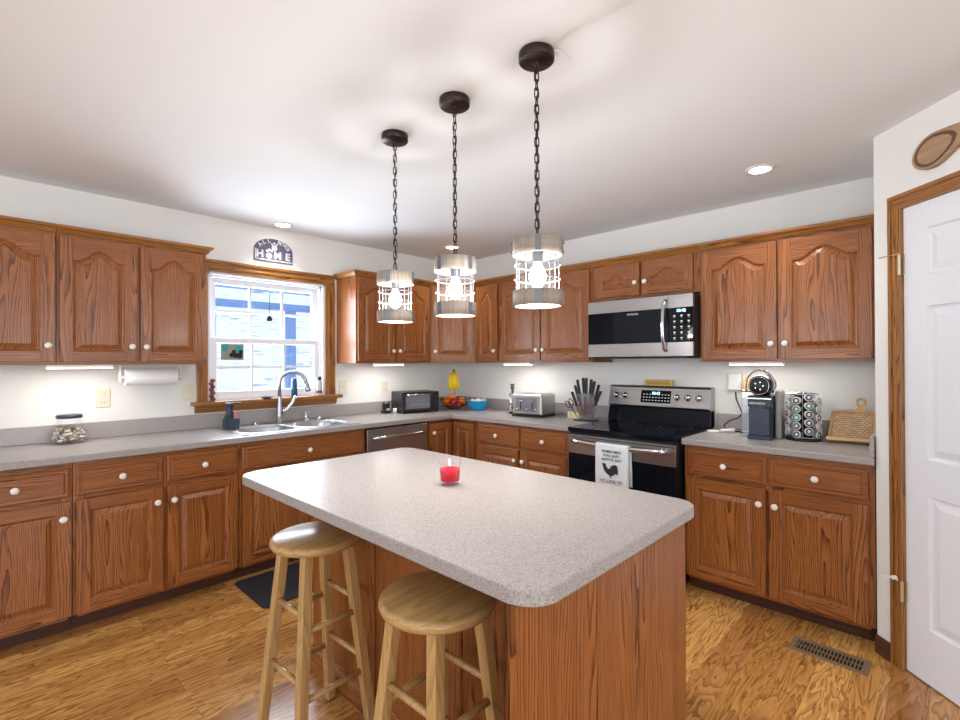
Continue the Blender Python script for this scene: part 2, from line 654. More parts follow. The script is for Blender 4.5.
WX0, WX1, WZ0, WZ1 = -2.425, -1.515, 1.095, 2.035      # window opening
wn_ = MB()
wn_.box(-7.6, WX0, 0, 0.15, 0, H)
wn_.box(WX1, 0.15, 0, 0.15, 0, H)
wn_.box(WX0, WX1, 0, 0.15, 0, WZ0)
wn_.box(WX0, WX1, 0, 0.15, WZ1, H)
struct('wall_north', wn_, WALL)
struct('wall_east', MB().box(0, 0.15, -7.6, 0, 0, H), WALL)
PX, PY = -0.621, -3.563
struct('wall_pantry_return', MB().box(PX, 0, PY - 0.10, PY, 0, H), WALL)
# diagonal pantry wall: local x runs along the wall towards the camera, local y into the pantry
diag = Matrix.Translation((PX, PY, 0)) @ Matrix.Rotation(R(-135), 4, 'Z')
# local x=(cos-135, sin-135) = (-.707,-.707); local y = (.707,-.707) = into the pantry
DS0, DS1, DZ = 0.138, 0.860, 2.052
dw = MB(diag)
dw.box(0, DS0, 0, 0.11, 0, H)
dw.box(DS1, 1.25, 0, 0.11, 0, H)
dw.box(DS0, DS1, 0, 0.11, DZ, H)
struct('wall_pantry', dw, WALL)
e = diag @ V((1.25, 0, 0))
struct('wall_pantry_side', MB().box(e.x, e.x + 0.11, -7.6, e.y + 0.03, 0, H), WALL)
# far walls behind the camera, with their windows
sw = MB()
for a, b in ((-7.6, -6.5), (-4.7, -3.9), (-2.1, e.x)):
    sw.box(a, b, -7.6, -7.5, 0, H)
for a, b in ((-6.5, -4.7), (-3.9, -2.1)):
    sw.box(a, b, -7.6, -7.5, 0, 0.7)
    sw.box(a, b, -7.6, -7.5, 2.2, H)
struct('wall_south', sw, LIGHTWALL)
ww = MB()
for a, b in ((-7.5, -5.75), (-4.25, -2.65), (-1.15, 0)):
    ww.box(-7.6, -7.5, a, b, 0, H)
for a, b in ((-5.75, -4.25), (-2.65, -1.15)):
    ww.box(-7.6, -7.5, a, b, 0, 0.7)
    ww.box(-7.6, -7.5, a, b, 2.2, H)
struct('wall_west', ww, LIGHTWALL)
for i, (a, b) in enumerate(((-6.5, -4.7), (-3.9, -2.1))):
    w = MB()
    w.box(a, a + .05, -7.58, -7.52, .7, 2.2).box(b - .05, b, -7.58, -7.52, .7, 2.2).box(a, b, -7.58, -7.52, .7, .75).box(a, b, -7.58, -7.52, 2.15, 2.2)
    w.box((a + b) / 2 - .02, (a + b) / 2 + .02, -7.58, -7.52, .7, 2.2).box(a, b, -7.57, -7.53, 1.43, 1.47)
    struct('window_%d' % (i + 2), w, VINYL)
for i, (a, b) in enumerate(((-5.75, -4.25), (-2.65, -1.15))):
    w = MB()
    w.box(-7.58, -7.52, a, a + .05, .7, 2.2).box(-7.58, -7.52, b - .05, b, .7, 2.2).box(-7.58, -7.52, a, b, .7, .75).box(-7.58, -7.52, a, b, 2.15, 2.2)
    w.box(-7.58, -7.52, (a + b) / 2 - .02, (a + b) / 2 + .02, .7, 2.2).box(-7.57, -7.53, a, b, 1.43, 1.47)
    struct('window_%d' % (i + 4), w, VINYL)

# ---- kitchen window
wr = thing('window_1', None, None, (0, 0, 0))
wr['kind'] = 'structure'
f = MB()
f.box(WX0, WX0 + .035, .03, .12, WZ0, WZ1).box(WX1 - .035, WX1, .03, .12, WZ0, WZ1)
f.box(WX0, WX1, .03, .12, WZ1 - .03, WZ1).box(WX0, WX1, .03, .13, WZ0, WZ0 + .03)
f.box(WX0, WX0 + .018, 0.0, .03, WZ0, WZ1).box(WX1 - .018, WX1, 0.0, .03, WZ0, WZ1).box(WX0, WX1, 0, .03, WZ1 - .015, WZ1)
f.build('window_frame', VINYL, wr, 0.002)


def sash(name, x0, x1, z0, z1, y0, y1, nx, nz):
    s = MB()
    t = .042
    s.box(x0, x0 + t, y0, y1, z0, z1).box(x1 - t, x1, y0, y1, z0, z1)
    s.box(x0 + t, x1 - t, y0, y1, z0, z0 + t).box(x0 + t, x1 - t, y0, y1, z1 - t, z1)
    o = s.build(name, VINYL, wr, 0.003)
    gx0, gx1, gz0, gz1 = x0 + t, x1 - t, z0 + t, z1 - t
    ym = (y0 + y1) / 2
    MB().box(gx0, gx1, ym - .002, ym + .002, gz0, gz1).build('pane', PANE, o)
    mm = MB()
    for i in range(1, nx):
        x = gx0 + (gx1 - gx0) * i / nx
        mm.box(x - .009, x + .009, ym - .008, ym + .008, gz0, gz1)
    for i in range(1, nz):
        z = gz0 + (gz1 - gz0) * i / nz
        mm.box(gx0, gx1, ym - .007, ym + .007, z - .009, z + .009)
    mm.build('muntins', VINYL, o)


sash('upper_sash', WX0 + .035, WX1 - .035, 1.525, WZ1 - .03, .075, .105, 3, 2)
sash('lower_sash', WX0 + .035, WX1 - .035, WZ0 + .03, 1.565, .04, .07, 3, 2)
# casing, stool board and apron
cs = MB()


def casing_v(mb, x0, x1, z0, z1, M=None):
    w = x1 - x0
    mb.box(x0, x1, -.012, 0, z0, z1, 0, 'z', M)
    mb.box(x0 + .0, x0 + w * .28, -.020, -.012, z0, z1, 0, 'z', M)
    mb.box(x0 + w * .55, x0 + w * .75, -.016, -.012, z0, z1, 0, 'z', M)


cs.box(WX0 - .07, WX0, -.014, -.001, WZ0 + .011, WZ1, 0, 'z').box(WX0 - .07, WX0 - .05, -.022, -.014, WZ0 + .011, WZ1, 0, 'z')
cs.box(WX1, WX1 + .085, -.014, -.001, WZ0 + .011, WZ1, 0, 'z').box(WX1 + .062, WX1 + .085, -.022, -.014, WZ0 + .011, WZ1, 0, 'z')
cs.box(WX1 + .022, WX1 + .04, -.018, -.014, WZ0 + .011, WZ1, 0, 'z')
cs.box(WX0 - .07, WX1 + .085, -.014, -.001, WZ1, WZ1 + .085, 0, 'x').box(WX0 - .07, WX1 + .085, -.022, -.014, WZ1 + .062, WZ1 + .085, 0, 'x')
cs.box(WX0 - .0, WX1, -.018, -.014, WZ1 + .022, WZ1 + .04, 0, 'x')
struct('trim_1', cs, OAKT, 0.003)
ss = MB()
ss.box(WX0 - .11, WX1 + .125, -.075, -.001, 1.078, 1.104, 0, 'x')
ss.box(WX0 + .001, WX1 - .001, -.001, .03, 1.0955, 1.104, 0, 'x')
ss.prism([(-.001, 1.024), (-.012, 1.024), (-.022, 1.05), (-.030, 1.078), (-.001, 1.078)], WX0 - .085, WX1 + .10, 'yz', 0, 'x')
struct('trim_2', ss, OAKT, 0.004)

# ---- pantry door
dr = bpy.data.objects.new('door_1', None)
COL.objects.link(dr)
dr.matrix_world = diag
dr['kind'] = 'structure'
d = MB()
t0, t1 = DS0 + .004, DS1 - .004
cols = [(t0 + .107, t0 + .312), (t0 + .402, t0 + .607)]
rows = [(.235, .800), (.955, 1.605), (1.735, 1.935)]
xs = [t0, cols[0][0], cols[0][1], cols[1][0], cols[1][1], t1]
d.box(t0, xs[1], .012, .047, .006, DZ - .004).box(xs[2], xs[3], .012, .047, .006, DZ - .004).box(xs[4], t1, .012, .047, .006, DZ - .004)
zs = [.006] + [z for r in rows for z in r] + [DZ - .004]
for c0, c1 in cols:
    for i in range(0, 8, 2):
        d.box(c0, c1, .012, .047, zs[i], zs[i + 1])
    for r0, r1_ in rows:
        rings = [(0, .012), (.006, .021), (.016, .022), (.045, .014)]
        vs, fs = [], []
        for ins, y in rings:
            vs += [(c0 + ins, y, r0 + ins), (c1 - ins, y, r0 + ins), (c1 - ins, y, r1_ - ins), (c0 + ins, y, r1_ - ins)]
        for k in range(3):
            for i in range(4):
                j = (i + 1) % 4
                fs.append((k * 4 + i, k * 4 + j, k * 4 + 4 + j, k * 4 + 4 + i))
        fs.append((12, 13, 14, 15))
        vs += [(c0, .04, r0), (c1, .04, r0), (c1, .04, r1_), (c0, .04, r1_)]
        fs.append((16, 17, 18, 19))
        d.add(vs, fs)
d.build('door_panel', WHITE, dr)
for z in (.35, 1.80):
    h = MB()
    h.cyl(.0065, z - .045, z + .045, 10, (DS0 + .0015, -.006, 0))
    h.box(DS0 + .004, DS0 + .010, .0085, .012, z - .044, z + .044)
    ho = h.build('hinge', PBRASS, dr)
    hk = MB()
    if z > 1:
        hk.tube([(DS0 - .02, -.022, z + .045), (DS0 - .045, -.036, z + .044), (DS0 - .062, -.045, z + .042)], .003, 6)
        hk.box(DS0 - .022, DS0 + .008, -.022, -.005, z + .043, z + .049)
    else:
        hk.tube([(DS0 - .0, -.022, z + .05), (DS0 - .05, -.035, z + .05)], .004, 6)
        hk.cyl(.009, -.035, -.018, 10, (DS0 - .015, 0, z + .055), 'y')
        hk.cyl(.008, z + .03, z + .045, 10, (DS0 - .055, -.035, 0))
    hk.build('door_stop', BRASS if z > 1 else WPLAS, ho)
MB().ball(.027, (t1 - .06, -.045, .95)).cyl(.008, -.04, .012, 10, (t1 - .06, 0, .95), 'y').cyl(.028, .004, .012, 16, (t1 - .06, 0, .95), 'y').build('door_knob', BRASS, dr)
tr = MB(diag)
for x0, x1, sgn in ((DS0 - .052, DS0, 1), (DS1, DS1 + .052, -1)):
    tr.box(x0, x1, -.008, -.001, .0, DZ, 0, 'z')
    a, b = (x0, x0 + .015) if sgn > 0 else (x1 - .015, x1)
    tr.box(a, b, -.0135, -.008, 0, DZ + .045, 0, 'z')
    a, b = (x0 + .028, x0 + .038) if sgn > 0 else (x1 - .038, x1 - .028)
    tr.box(a, b, -.0105, -.008, 0, DZ + .018, 0, 'z')
tr.box(DS0 - .052, DS1 + .052, -.008, -.001, DZ, DZ + .060, 0, 'x')
tr.box(DS0 - .052, DS1 + .052, -.014, -.008, DZ + .043, DZ + .060, 0, 'x')
tr.box(DS0 - .03, DS1 + .03, -.011, -.008, DZ + .018, DZ + .032, 0, 'x')
tr.box(DS0 - .001, DS0 + .003, 0, .11, 0, DZ, 0, 'z').box(DS1 - .003, DS1 + .001, 0, .11, 0, DZ, 0, 'z').box(DS0, DS1, 0, .11, DZ - .003, DZ + .001, 0, 'x')
struct('trim_3', tr, OAKT, 0.002)
bb = MB(diag)
bb.box(0, DS0 - .053, -.013, -.001, 0, .085, 0, 'x').box(DS1 + .053, 1.25, -.013, -.001, 0, .085, 0, 'x')
struct('baseboard_pantry', bb, OAKD, 0.003)

# ------------------------------------------------------------------ cabinets


def knob(parent, x, z, y=-.022, m_=None):
    k = MB()
    k.lathe([(.006, 0), (.006, -.010), (.015, -.014), (.0175, -.020), (.015, -.026), (.008, -.029), (.0, -.0295)], 16, (x, y, z), 'y', 0)
    k.lathe([(.008, .001), (.011, -.001), (.009, -.004)], 14, (x, y, z), 'y', 1)
    return k.build('knob', [CERAM, BRASS], parent)


def raised(mb, x0, x1, z0, z1, arch=0.0, sw=.056, yf=-.022, yb=-.002, grain='z'):
    """frame-and-panel front; arch = rise of the cathedral top"""
    ix0, ix1, iz0 = x0 + sw, x1 - sw, z0 + sw
    izt = z1 - sw - (arch * .55 if arch else 0)
    N = 22 if arch else 1
    w = ix1 - ix0

    def top(x, ins):
        base = izt - arch * .45 if arch else z1 - sw
        if not arch:
            return base - ins
        t = (x - (ix0 + ix1) / 2) / (w / 2)
        t = max(-1, min(1, t / .82))
        return base + arch * (0.5 * (1 + cos(pi * t))) ** 0.85 - ins
    # stiles
    mb.box(x0, ix0, yf, yb, z0, z1, 0, 'z')
    mb.box(ix1, x1, yf, yb, z0, z1, 0, 'z')
    mb.box(ix0, ix1, yf, yb, z0, iz0, 0, 'x')
    # top rail front following the arch
    xs = [ix0 + w * i / N for i in range(N + 1)]
    vs, fs = [], []
    for x in xs:
        vs += [(x, yf, top(x, 0)), (x, yf, z1), (x, yb, z1)]
    for i in range(N):
        a = i * 3
        fs += [(a, a + 3, a + 4, a + 1), (a + 1, a + 4, a + 5, a + 2)]
    mb.add(vs, fs, 0, 'x')
    # sticking, groove, raised panel
    steps = [(0, yf), (.005, yf + .002), (.009, yf + .009), (.013, yf + .011), (.017, yf + .0105), (.040, yf + .002)]
    off = V((random.uniform(-.08, .08) - (ix0 + ix1) / 2, random.choice((-1, 1)) * random.uniform(.02, .09), random.uniform(-9, 9)))
    vs, fs = [], []
    for ins, y in steps:
        xx = [ix0 + ins + (w - 2 * ins) * i / N for i in range(N + 1)]
        for x in xx:
            vs.append((x, y, iz0 + ins))
        for i, x in enumerate(xx):
            vs.append((x, y, top(xs[i], 0) - ins * (1.0)))
    L = 2 * (N + 1)
    for k in range(len(steps) - 1):
        a, b = k * L, (k + 1) * L
        for i in range(N):
            fs.append((a + i, a + i + 1, b + i + 1, b + i))
            fs.append((a + N + 1 + i, a + N + 2 + i, b + N + 2 + i, b + N + 1 + i))
        fs.append((a, a + N + 1, b + N + 1, b))
        fs.append((a + N, a + 2 * N + 1, b + 2 * N + 1, b + N))
    a = (len(steps) - 1) * L
    for i in range(N):
        fs.append((a + i, a + i + 1, a + N + 2 + i, a + N + 1 + i))
    mb.add(vs, fs, 0, grain, False, off)
    # back
    mb.add([(ix0, yb, z0), (ix1, yb, z0), (ix1, yb, z1), (ix0, yb, z1)], [(0, 1, 2, 3)], 0, 'z')


def door(parent, x0, x1, z0, z1, arch, kx, kz):
    mb = MB()
    raised(mb, x0, x1, z0, z1, arch)
    o = mb.build('door', OAK, parent, .0015)
    if kx is not None:
        knob(o, kx, kz)
    return o


def drawer(parent, x0, x1, z0, z1, name='drawer', kn=True):
    mb = MB()
    ins = .022
    y0, y1 = -.016, -.022
    vs = [(x0, -.002, z0), (x1, -.002, z0), (x1, -.002, z1), (x0, -.002, z1),
          (x0, y0 + .006, z0), (x1, y0 + .006, z0), (x1, y0 + .006, z1), (x0, y0 + .006, z1),
          (x0 + .010, y0, z0 + .010), (x1 - .010, y0, z0 + .010), (x1 - .010, y0, z1 - .010), (x0 + .010, y0, z1 - .010),
          (x0 + ins, y0 + .001, z0 + ins), (x1 - ins, y0 + .001, z0 + ins), (x1 - ins, y0 + .001, z1 - ins), (x0 + ins, y0 + .001, z1 - ins),
          (x0 + ins + .006, y1, z0 + ins + .004), (x1 - ins - .006, y1, z0 + ins + .004), (x1 - ins - .006, y1, z1 - ins - .004), (x0 + ins + .006, y1, z1 - ins - .004)]
    fs = [(0, 1, 2, 3), (16, 17, 18, 19)]
    for k in range(4):
        for i in range(4):
            j = (i + 1) % 4
            fs.append((k * 4 + i, k * 4 + j, k * 4 + 4 + j, k * 4 + 4 + i))
    mb.add(vs, fs, 0, 'x')
    o = mb.build(name, OAK, parent)
    if kn:
        knob(o, (x0 + x1) / 2, (z0 + z1) / 2)
    return o


def crown(parent, w, left=False, right=False, d=.30, z=.745):
    """small crown moulding along the top front of a wall cabinet"""
    prof = [(0, 0), (-.010, 0), (-.014, .008), (-.022, .020), (-.034, .028), (-.036, .034), (-.036, .042), (0, .042)]
    mb = MB()
    a = -.036 if left else 0
    vs, fs = [], []
    n = len(prof)
    for y, h in prof:
        vs.append(((y if left else 0), y - .001, z + h))
    for y, h in prof:
        vs.append((w + (-y if right else 0), y - .001, z + h))
    for i in range(n):
        j = (i + 1) % n
        fs.append((i, j, j + n, i + n))
    fs += [tuple(range(n)), tuple(range(n, 2 * n))]
    mb.add(vs, fs, 0, 'x')
    for side, on in ((-1, left), (1, right)):
        if not on:
            continue
        x = 0 if side < 0 else w
        vs, fs = [], []
        for y, h in prof:
            vs.append((x - side * y + side * .001, y, z + h))
        for y, h in prof:
            vs.append((x - side * y + side * .001, d, z + h))
        for i in range(n):
            j = (i + 1) % n
            fs.append((i, j, j + n, i + n))
        fs += [tuple(range(n)), tuple(range(n, 2 * n))]
        mb.add(vs, fs, 0, 'y')
    return mb.build('crown_moulding', OAKT, parent, .001)


def wall_cabinet(label, loc, rz, w, doors, z0=1.37, z1=2.115, d=.303, ends=(False, False), name='wall_cabinet', cat='cabinet', arch=.062):
    t = thing(name, label, cat, loc, rz)
    hh = z1 - z0
    b = MB()
    b.box(0, .02, 0.0, d, 0, hh, 0, 'z').box(w - .02, w, 0.0, d, 0, hh, 0, 'z')
    b.box(.02, w - .02, .02, d, .022, .038, 0, 'x').box(.02, w - .02, .0, d, hh - .016, hh, 0, 'x')
    b.box(.02, w - .02, d - .012, d, .038, hh - .016, 0, 'z')
    # face frame
    b.box(.02, w - .02, 0, .02, 0, .05, 0, 'x').box(.02, w - .02, 0, .02, hh - .06, hh - .016, 0, 'x')
    b.box(.02, .045, 0, .02, .05, hh - .06, 0, 'z').box(w - .045, w - .02, 0, .02, .05, hh - .06, 0, 'z')
    for i in range(len(doors) - 1):
        xm = (doors[i][1] + doors[i + 1][0]) / 2
        b.box(xm - .03, xm + .03, .001, .019, .05, hh - .06, 0, 'z')
    b.build('cabinet_body', OAK, t, .001)
    for x0, x1, k in doors:
        kx = None if k is None else (x1 - .027 if k == 'r' else x0 + .027)
        door(t, x0, x1, .018, hh - .040, arch, kx, .105 if hh > .5 else .018 + (hh - .058) * .38)
    crown(t, w, *ends, d=d, z=hh - .022)
    return t


def base_cabinet(label, loc, rz, w, doors, drawers, name='base_cabinet', d=.585, kn=True, open_top=False):
    t = thing(name, label, 'cabinet', loc, rz)
    b = MB()
    Z = .875
    b.box(0, .019, .0, d, .095, Z, 0, 'z').box(w - .019, w, .0, d, .095, Z, 0, 'z')
    b.box(.019, w - .019, .02, d, .095, .112, 0, 'x').box(.019, w - .019, d - .012, d, .112, Z, 0, 'z')
    b.box(.019, w - .019, 0, .02, .083, .125, 0, 'x').box(.019, w - .019, 0, .02, .835, Z, 0, 'x').box(.019, w - .019, .001, .019, .665, .715, 0, 'x')
    b.box(.019, .05, 0, .02, .125, .835, 0, 'z').box(w - .05, w - .019, 0, .02, .125, .835, 0, 'z')
    for i in range(len(doors) - 1):
        xm = (doors[i][1] + doors[i + 1][0]) / 2
        b.box(xm - .03, xm + .03, .0005, .0185, .125, .835, 0, 'z')
    b.build('cabinet_body', OAK, t, .001)
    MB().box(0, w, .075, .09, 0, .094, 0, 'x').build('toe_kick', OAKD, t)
    for x0, x1, k in doors:
        kx = None if k is None else (x1 - .030 if k == 'r' else x0 + .030)
        door(t, x0, x1, .103, .682, 0, kx, .600)
    for x0, x1, nm in drawers:
        drawer(t, x0, x1, .702, .850, nm)
    return t


YA = -.305   # face-frame plane of the wall cabinets
YB = -.600   # face-frame plane of the base cabinets
E_ = -pi / 2
# north wall, left of the window
wall_cabinet('oak wall cabinet, leftmost, cut by the left edge of the photo', (-3.70, YA, 1.37), 0, .430, [(.02, .4235, 'r')])
wall_cabinet('double oak wall cabinet just left of the window', (-3.268, YA, 1.37), 0, .745, [(.012, .364, 'r'), (.381, .735, 'l')], ends=(False, True))
# north wall, right of the window
wall_cabinet('double oak wall cabinet just right of the window, above the toaster oven', (-1.405, YA, 1.37), 0, .790, [(.012, .382, 'r'), (.396, .775, 'l')], ends=(True, False))
# corner cabinet
t = thing('corner_wall_cabinet', 'diagonal corner oak wall cabinet above the fruit', 'cabinet', (0, 0, 1.37), 0)
b = MB()
hh = .745
poly = [(-.613, -.004), (-.613, -.303), (-.305, -.611), (-.004, -.611), (-.004, -.004)]
b.prism(poly, .022, .040, 'xy', 0, 'x').prism(poly, hh - .016, hh, 'xy', 0, 'x')
b.box(-.613, -.605, -.300, -.004, 0, hh, 0, 'z').box(-.302, -.004, -.611, -.603, 0, hh, 0, 'z')
Md = Matrix.Translation((-.613, -.305, 0)) @ Matrix.Rotation(-pi / 4, 4, 'Z')
dwid = .433
b.box(.001, dwid - .001, 0, .02, 0, .06, 0, 'x', Md).box(.001, dwid - .001, 0, .02, hh - .06, hh, 0, 'x', Md)
b.box(.001, .05, 0, .02, .06, hh - .06, 0, 'z', Md).box(dwid - .05, dwid - .001, 0, .02, .06, hh - .06, 0, 'z', Md)
b.build('cabinet_body', OAK, t, .001)
mb = MB(Md)
raised(mb, .028, dwid - .028, .018, hh - .040, .062)
o = mb.build('door', OAK, t, .0015)
kk = MB(Md)
kk.lathe([(.006, 0), (.006, -.010), (.015, -.014), (.0175, -.020), (.015, -.026), (.008, -.029), (.0, -.0295)], 16, (.055, -.022, .105), 'y', 0)
kk.build('knob', CERAM, o)
cm = MB(Md)
prof = [(0, 0), (-.010, 0), (-.014, .008), (-.022, .020), (-.034, .028), (-.036, .034), (-.036, .042), (0, .042)]
vs = [((-y) * .414, y - .001, hh - .022 + h) for y, h in prof] + [(dwid - (-y) * .414, y - .001, hh - .022 + h) for y, h in prof]
vs = [(x, y, z) for x, y, z in vs]
n = len(prof)
fs = [(i, (i + 1) % n, (i + 1) % n + n, i + n) for i in range(n)] + [tuple(range(n)), tuple(range(n, 2 * n))]
cm.add(vs, fs, 0, 'x')
cm.build('crown_moulding', OAKT, t)

# east wall
wall_cabinet('narrow single-door oak wall cabinet right of the diagonal corner cabinet', (YA, -.615, 1.37), E_, .293, [(.012, .280, 'r')], arch=.06)
wall_cabinet('double oak wall cabinet between the narrow cabinet and the microwave', (YA, -.910, 1.37), E_, .948, [(.014, .461, 'r'), (.473, .930, 'l')])
wall_cabinet('short double oak wall cabinet above the microwave', (YA, -1.860, 1.828), E_, .790, [(.035, .385, 'r'), (.403, .752, 'l')], z0=1.828, arch=.05)
wall_cabinet('wide double oak wall cabinet above the coffee machine', (YA, -2.652, 1.37), E_, .905, [(.018, .438, 'r'), (.455, .876, 'l')])

# base cabinets, north run
base_cabinet('single-door oak base cabinet, leftmost, cut by the left edge of the photo', (-3.665, YB, 0), 0, .432, [(.014, .424, 'r')], [(.014, .424, 'drawer')])
base_cabinet('double oak base cabinet with two drawers left of the sink', (-3.231, YB, 0), 0, .800, [(.012, .392, 'r'), (.412, .790, 'l')], [(.012, .392, 'drawer'), (.412, .790, 'drawer')])
base_cabinet('oak sink base cabinet with one wide false drawer front below the window', (-2.429, YB, 0), 0, .915, [(.018, .45, 'r'), (.464, .895, 'l')], [(.018, .895, 'drawer')])
# corner base (lazy-susan) cabinet
t = thing('corner_base_cabinet', 'inner-corner oak base cabinet with two doors meeting in the corner', 'cabinet', (0, 0, 0))
b = MB()
b.box(-.912, -.893, -.585, -.02, .095, .875, 0, 'z').box(-.585, -.02, -.912, -.893, .095, .875, 0, 'z')
b.box(-.893, -.60, -.60, -.58, .095, .125, 0, 'x').box(-.893, -.60, -.60, -.58, .855, .875, 0, 'x').box(-.912, -.885, -.60, -.585, .083, .875, 0, 'z')
b.box(-.60, -.58, -.893, -.60, .095, .125, 0, 'y').box(-.60, -.58, -.893, -.60, .855, .875, 0, 'y').box(-.60, -.585, -.912, -.885, .083, .875, 0, 'z')
b.box(-.893, -.59, -.58, -.02, .10, .112, 0, 'x').box(-.59, -.02, -.893, -.02, .10, .112, 0, 'x')
b.build('cabinet_body', OAK, t)
b = MB()
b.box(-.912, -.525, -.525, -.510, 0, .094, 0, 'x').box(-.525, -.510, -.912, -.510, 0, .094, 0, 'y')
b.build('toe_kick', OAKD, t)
Ma = Matrix.Translation((-.885, YB, 0))
mb = MB(Ma)
raised(mb, 0, .258, .103, .850, 0, sw=.052)
o = mb.build('door', OAK, t, .0015)
kn = knob(o, -.885 + .035, .600 + .17, YB - .022)
Mb_ = Matrix.Translation((YB, -.627, 0)) @ Matrix.Rotation(E_, 4, 'Z')
mb = MB(Mb_)
raised(mb, 0, .258, .103, .850, 0, sw=.052)
mb.build('door', OAK, t, .0015)

# east run
base_cabinet('double oak base cabinet with two drawers left of the range, under the toaster', (YB, -.914, 0), E_, .950, [(.016, .462, 'r'), (.484, .930, 'l')], [(.016, .462, 'drawer'), (.484, .930, 'drawer')])
base_cabinet('double oak base cabinet with two drawers between the range and the pantry door', (YB, -2.662, 0), E_, .895, [(.018, .436, 'r'), (.452, .868, 'l')], [(.018, .436, 'drawer'), (.452, .868, 'drawer')])

# ------------------------------------------------------------------ worktops
CT, CB = .914, .877
FX = -.635
SX0, SX1, SY0, SY1 = -2.372, -1.558, -.560, -.100


def front_edge(mb, a, b, front, axis):
    pr = [(front + .03, CB), (front, CB), (front - .006 + .0, CB + .004), (front - .006, CT - .006), (front - .002, CT - .0012), (front + .003, CT), (front + .03, CT)]
    if axis == 'x':
        mb.prism(pr, a, b, 'yz')
    else:
        vs, fs = [], []
        n = len(pr)
        vs = [(p, a, h) for p, h in pr] + [(p, b, h) for p, h in pr]
        fs = [tuple(range(n)), tuple(reversed(range(n, 2 * n)))] + [(i, i + n, (i + 1) % n + n, (i + 1) % n) for i in range(n)]
        mb.add(vs, fs)


wt = thing('worktop', 'long grey speckled laminate corner worktop running under the window to the range', 'countertop', (0, 0, 0))
mb = MB()
XL = -3.69
mb.box(XL, SX0, FX + .03, -.002, CB, CT).box(SX1, FX + .03, FX + .03, -.002, CB, CT)
mb.box(SX0, SX1, FX + .03, SY0, CB, CT).box(SX0, SX1, SY1, -.002, CB, CT)
mb.box(FX + .03, -.002, -1.868, -.002, CB, CT)
front_edge(mb, XL, FX, FX, 'x')
front_edge(mb, -1.868, FX, FX, 'y')
mb.box(FX - .0, FX + .03, FX - .0, FX + .03, CB, CT)
mb.build('worktop_slab', LAM, wt)
mb = MB()
o = mb.box(XL, -.022, -.021, -.002, CT + .0005, 1.015).build('backsplash', LAM, None, .003)
tag(o, 'low grey laminate backsplash along the wall under the window', 'backsplash')
o = MB().box(-.021, -.002, -1.868, -.002, CT + .0005, 1.015).build('backsplash', LAM, None, .003)
tag(o, 'low grey laminate backsplash on the wall behind the toaster and knife holder', 'backsplash')
wt = thing('worktop', 'short grey laminate worktop right of the range, under the coffee machine', 'countertop', (0, 0, 0))
mb = MB()
mb.box(FX + .03, -.002, -3.558, -2.658, CB, CT)
front_edge(mb, -3.558, -2.658, FX, 'y')
mb.build('worktop_slab', LAM, wt)
mb = MB()
o = mb.box(-.021, -.002, -3.558, -2.658, CT + .0005, 1.015).build('backsplash', LAM, None, .003)
tag(o, 'low grey laminate backsplash behind the coffee machine', 'backsplash')
o = MB().box(FX, -.022, -3.558, -3.540, CT + .0005, 1.015).build('backsplash', LAM, None, .003)
tag(o, 'short laminate side splash at the pantry end of the right worktop', 'backsplash')

# ------------------------------------------------------------------ island
ti = thing('island_cabinet', 'oak kitchen island cabinet under the big rounded worktop', 'cabinet', (0, 0, 0))
IX0, IX1, IY0, IY1 = -2.50, -1.936, -3.178, -1.72
b = MB()
b.box(IX0, IX1, IY0 + .019, IY1, .095, .875, 0, 'z')
b.build('cabinet_body', OAK, ti)
b = MB()
b.box(IX0, IX1, IY0, IY0 + .018, 0, .876, 0, 'z')
b.box(-2.814, IX0 - .001, IY0 + .001, IY0 + .019, 0, .876, 0, 'z')
b.build('end_panel', OAK, ti, .001)
b = MB()
yy = [IY0 + .04, IY0 + .50, IY0 + .98, IY1]
for i in range(3):
    b.box(IX0 - .008, IX0 - .0005, yy[i] + .0015, yy[i + 1] - .0015, .075, .874, 0, 'z')
for y in yy[1:3]:
    b.box(IX0 - .014, IX0 - .008, y - .022, y + .022, .075, .874, 0, 'z')
b.build('back_panel', OAK, ti, .001)
b = MB()
b.prism([(-2.5085, 0), (-2.530, 0), (-2.530, .06), (-2.520, .078), (-2.512, .084), (-2.5085, .095)], IY0 + .021, IY1 + .001, 'xz', 0, 'y')
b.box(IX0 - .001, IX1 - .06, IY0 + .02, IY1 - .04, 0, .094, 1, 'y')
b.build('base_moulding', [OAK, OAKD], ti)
Mf = Matrix.Translation((IX1, IY0 + .02, 0)) @ Matrix.Rotation(pi / 2, 4, 'Z')
for i in range(3):
    x0 = .015 + i * .472
    mb = MB(Mf)
    raised(mb, x0, x0 + .455, .10, .682, 0)
    mb.build('door', OAK, ti)


def rrect(x0, x1, y0, y1, r, n=10):
    p = []
    for cx_, cy_, a0 in ((x1 - r, y1 - r, 0), (x0 + r, y1 - r, 90), (x0 + r, y0 + r, 180), (x1 - r, y0 + r, 270)):
        for i in range(n + 1):
            a = R(a0 + 90 * i / n)
            p.append((cx_ + r * cos(a), cy_ + r * sin(a)))
    return p


o = MB().prism(rrect(-2.820, -1.930, -3.230, -1.668, .082), .8775, CT, 'xy').build('island_worktop', LAM, None, .005, seg=3)
tag(o, 'large grey speckled island worktop with rounded corners in the foreground', 'countertop')

# ------------------------------------------------------------------ sink and tap
ts = thing('sink', 'stainless double-bowl kitchen sink set in the worktop under the window', 'sink', (-1.965, -.33, CT))


def bowl_sec(cx_, cy_, rx, ry, n=28, e=3.2):
    p = []
    for i in range(n):
        a = 2 * pi * i / n
        c_, s_ = cos(a), sin(a)
        p.append((cx_ + rx * math.copysign(abs(c_) ** (2 / e), c_), cy_ + ry * math.copysign(abs(s_) ** (2 / e), s_)))
    return p


mb = MB()
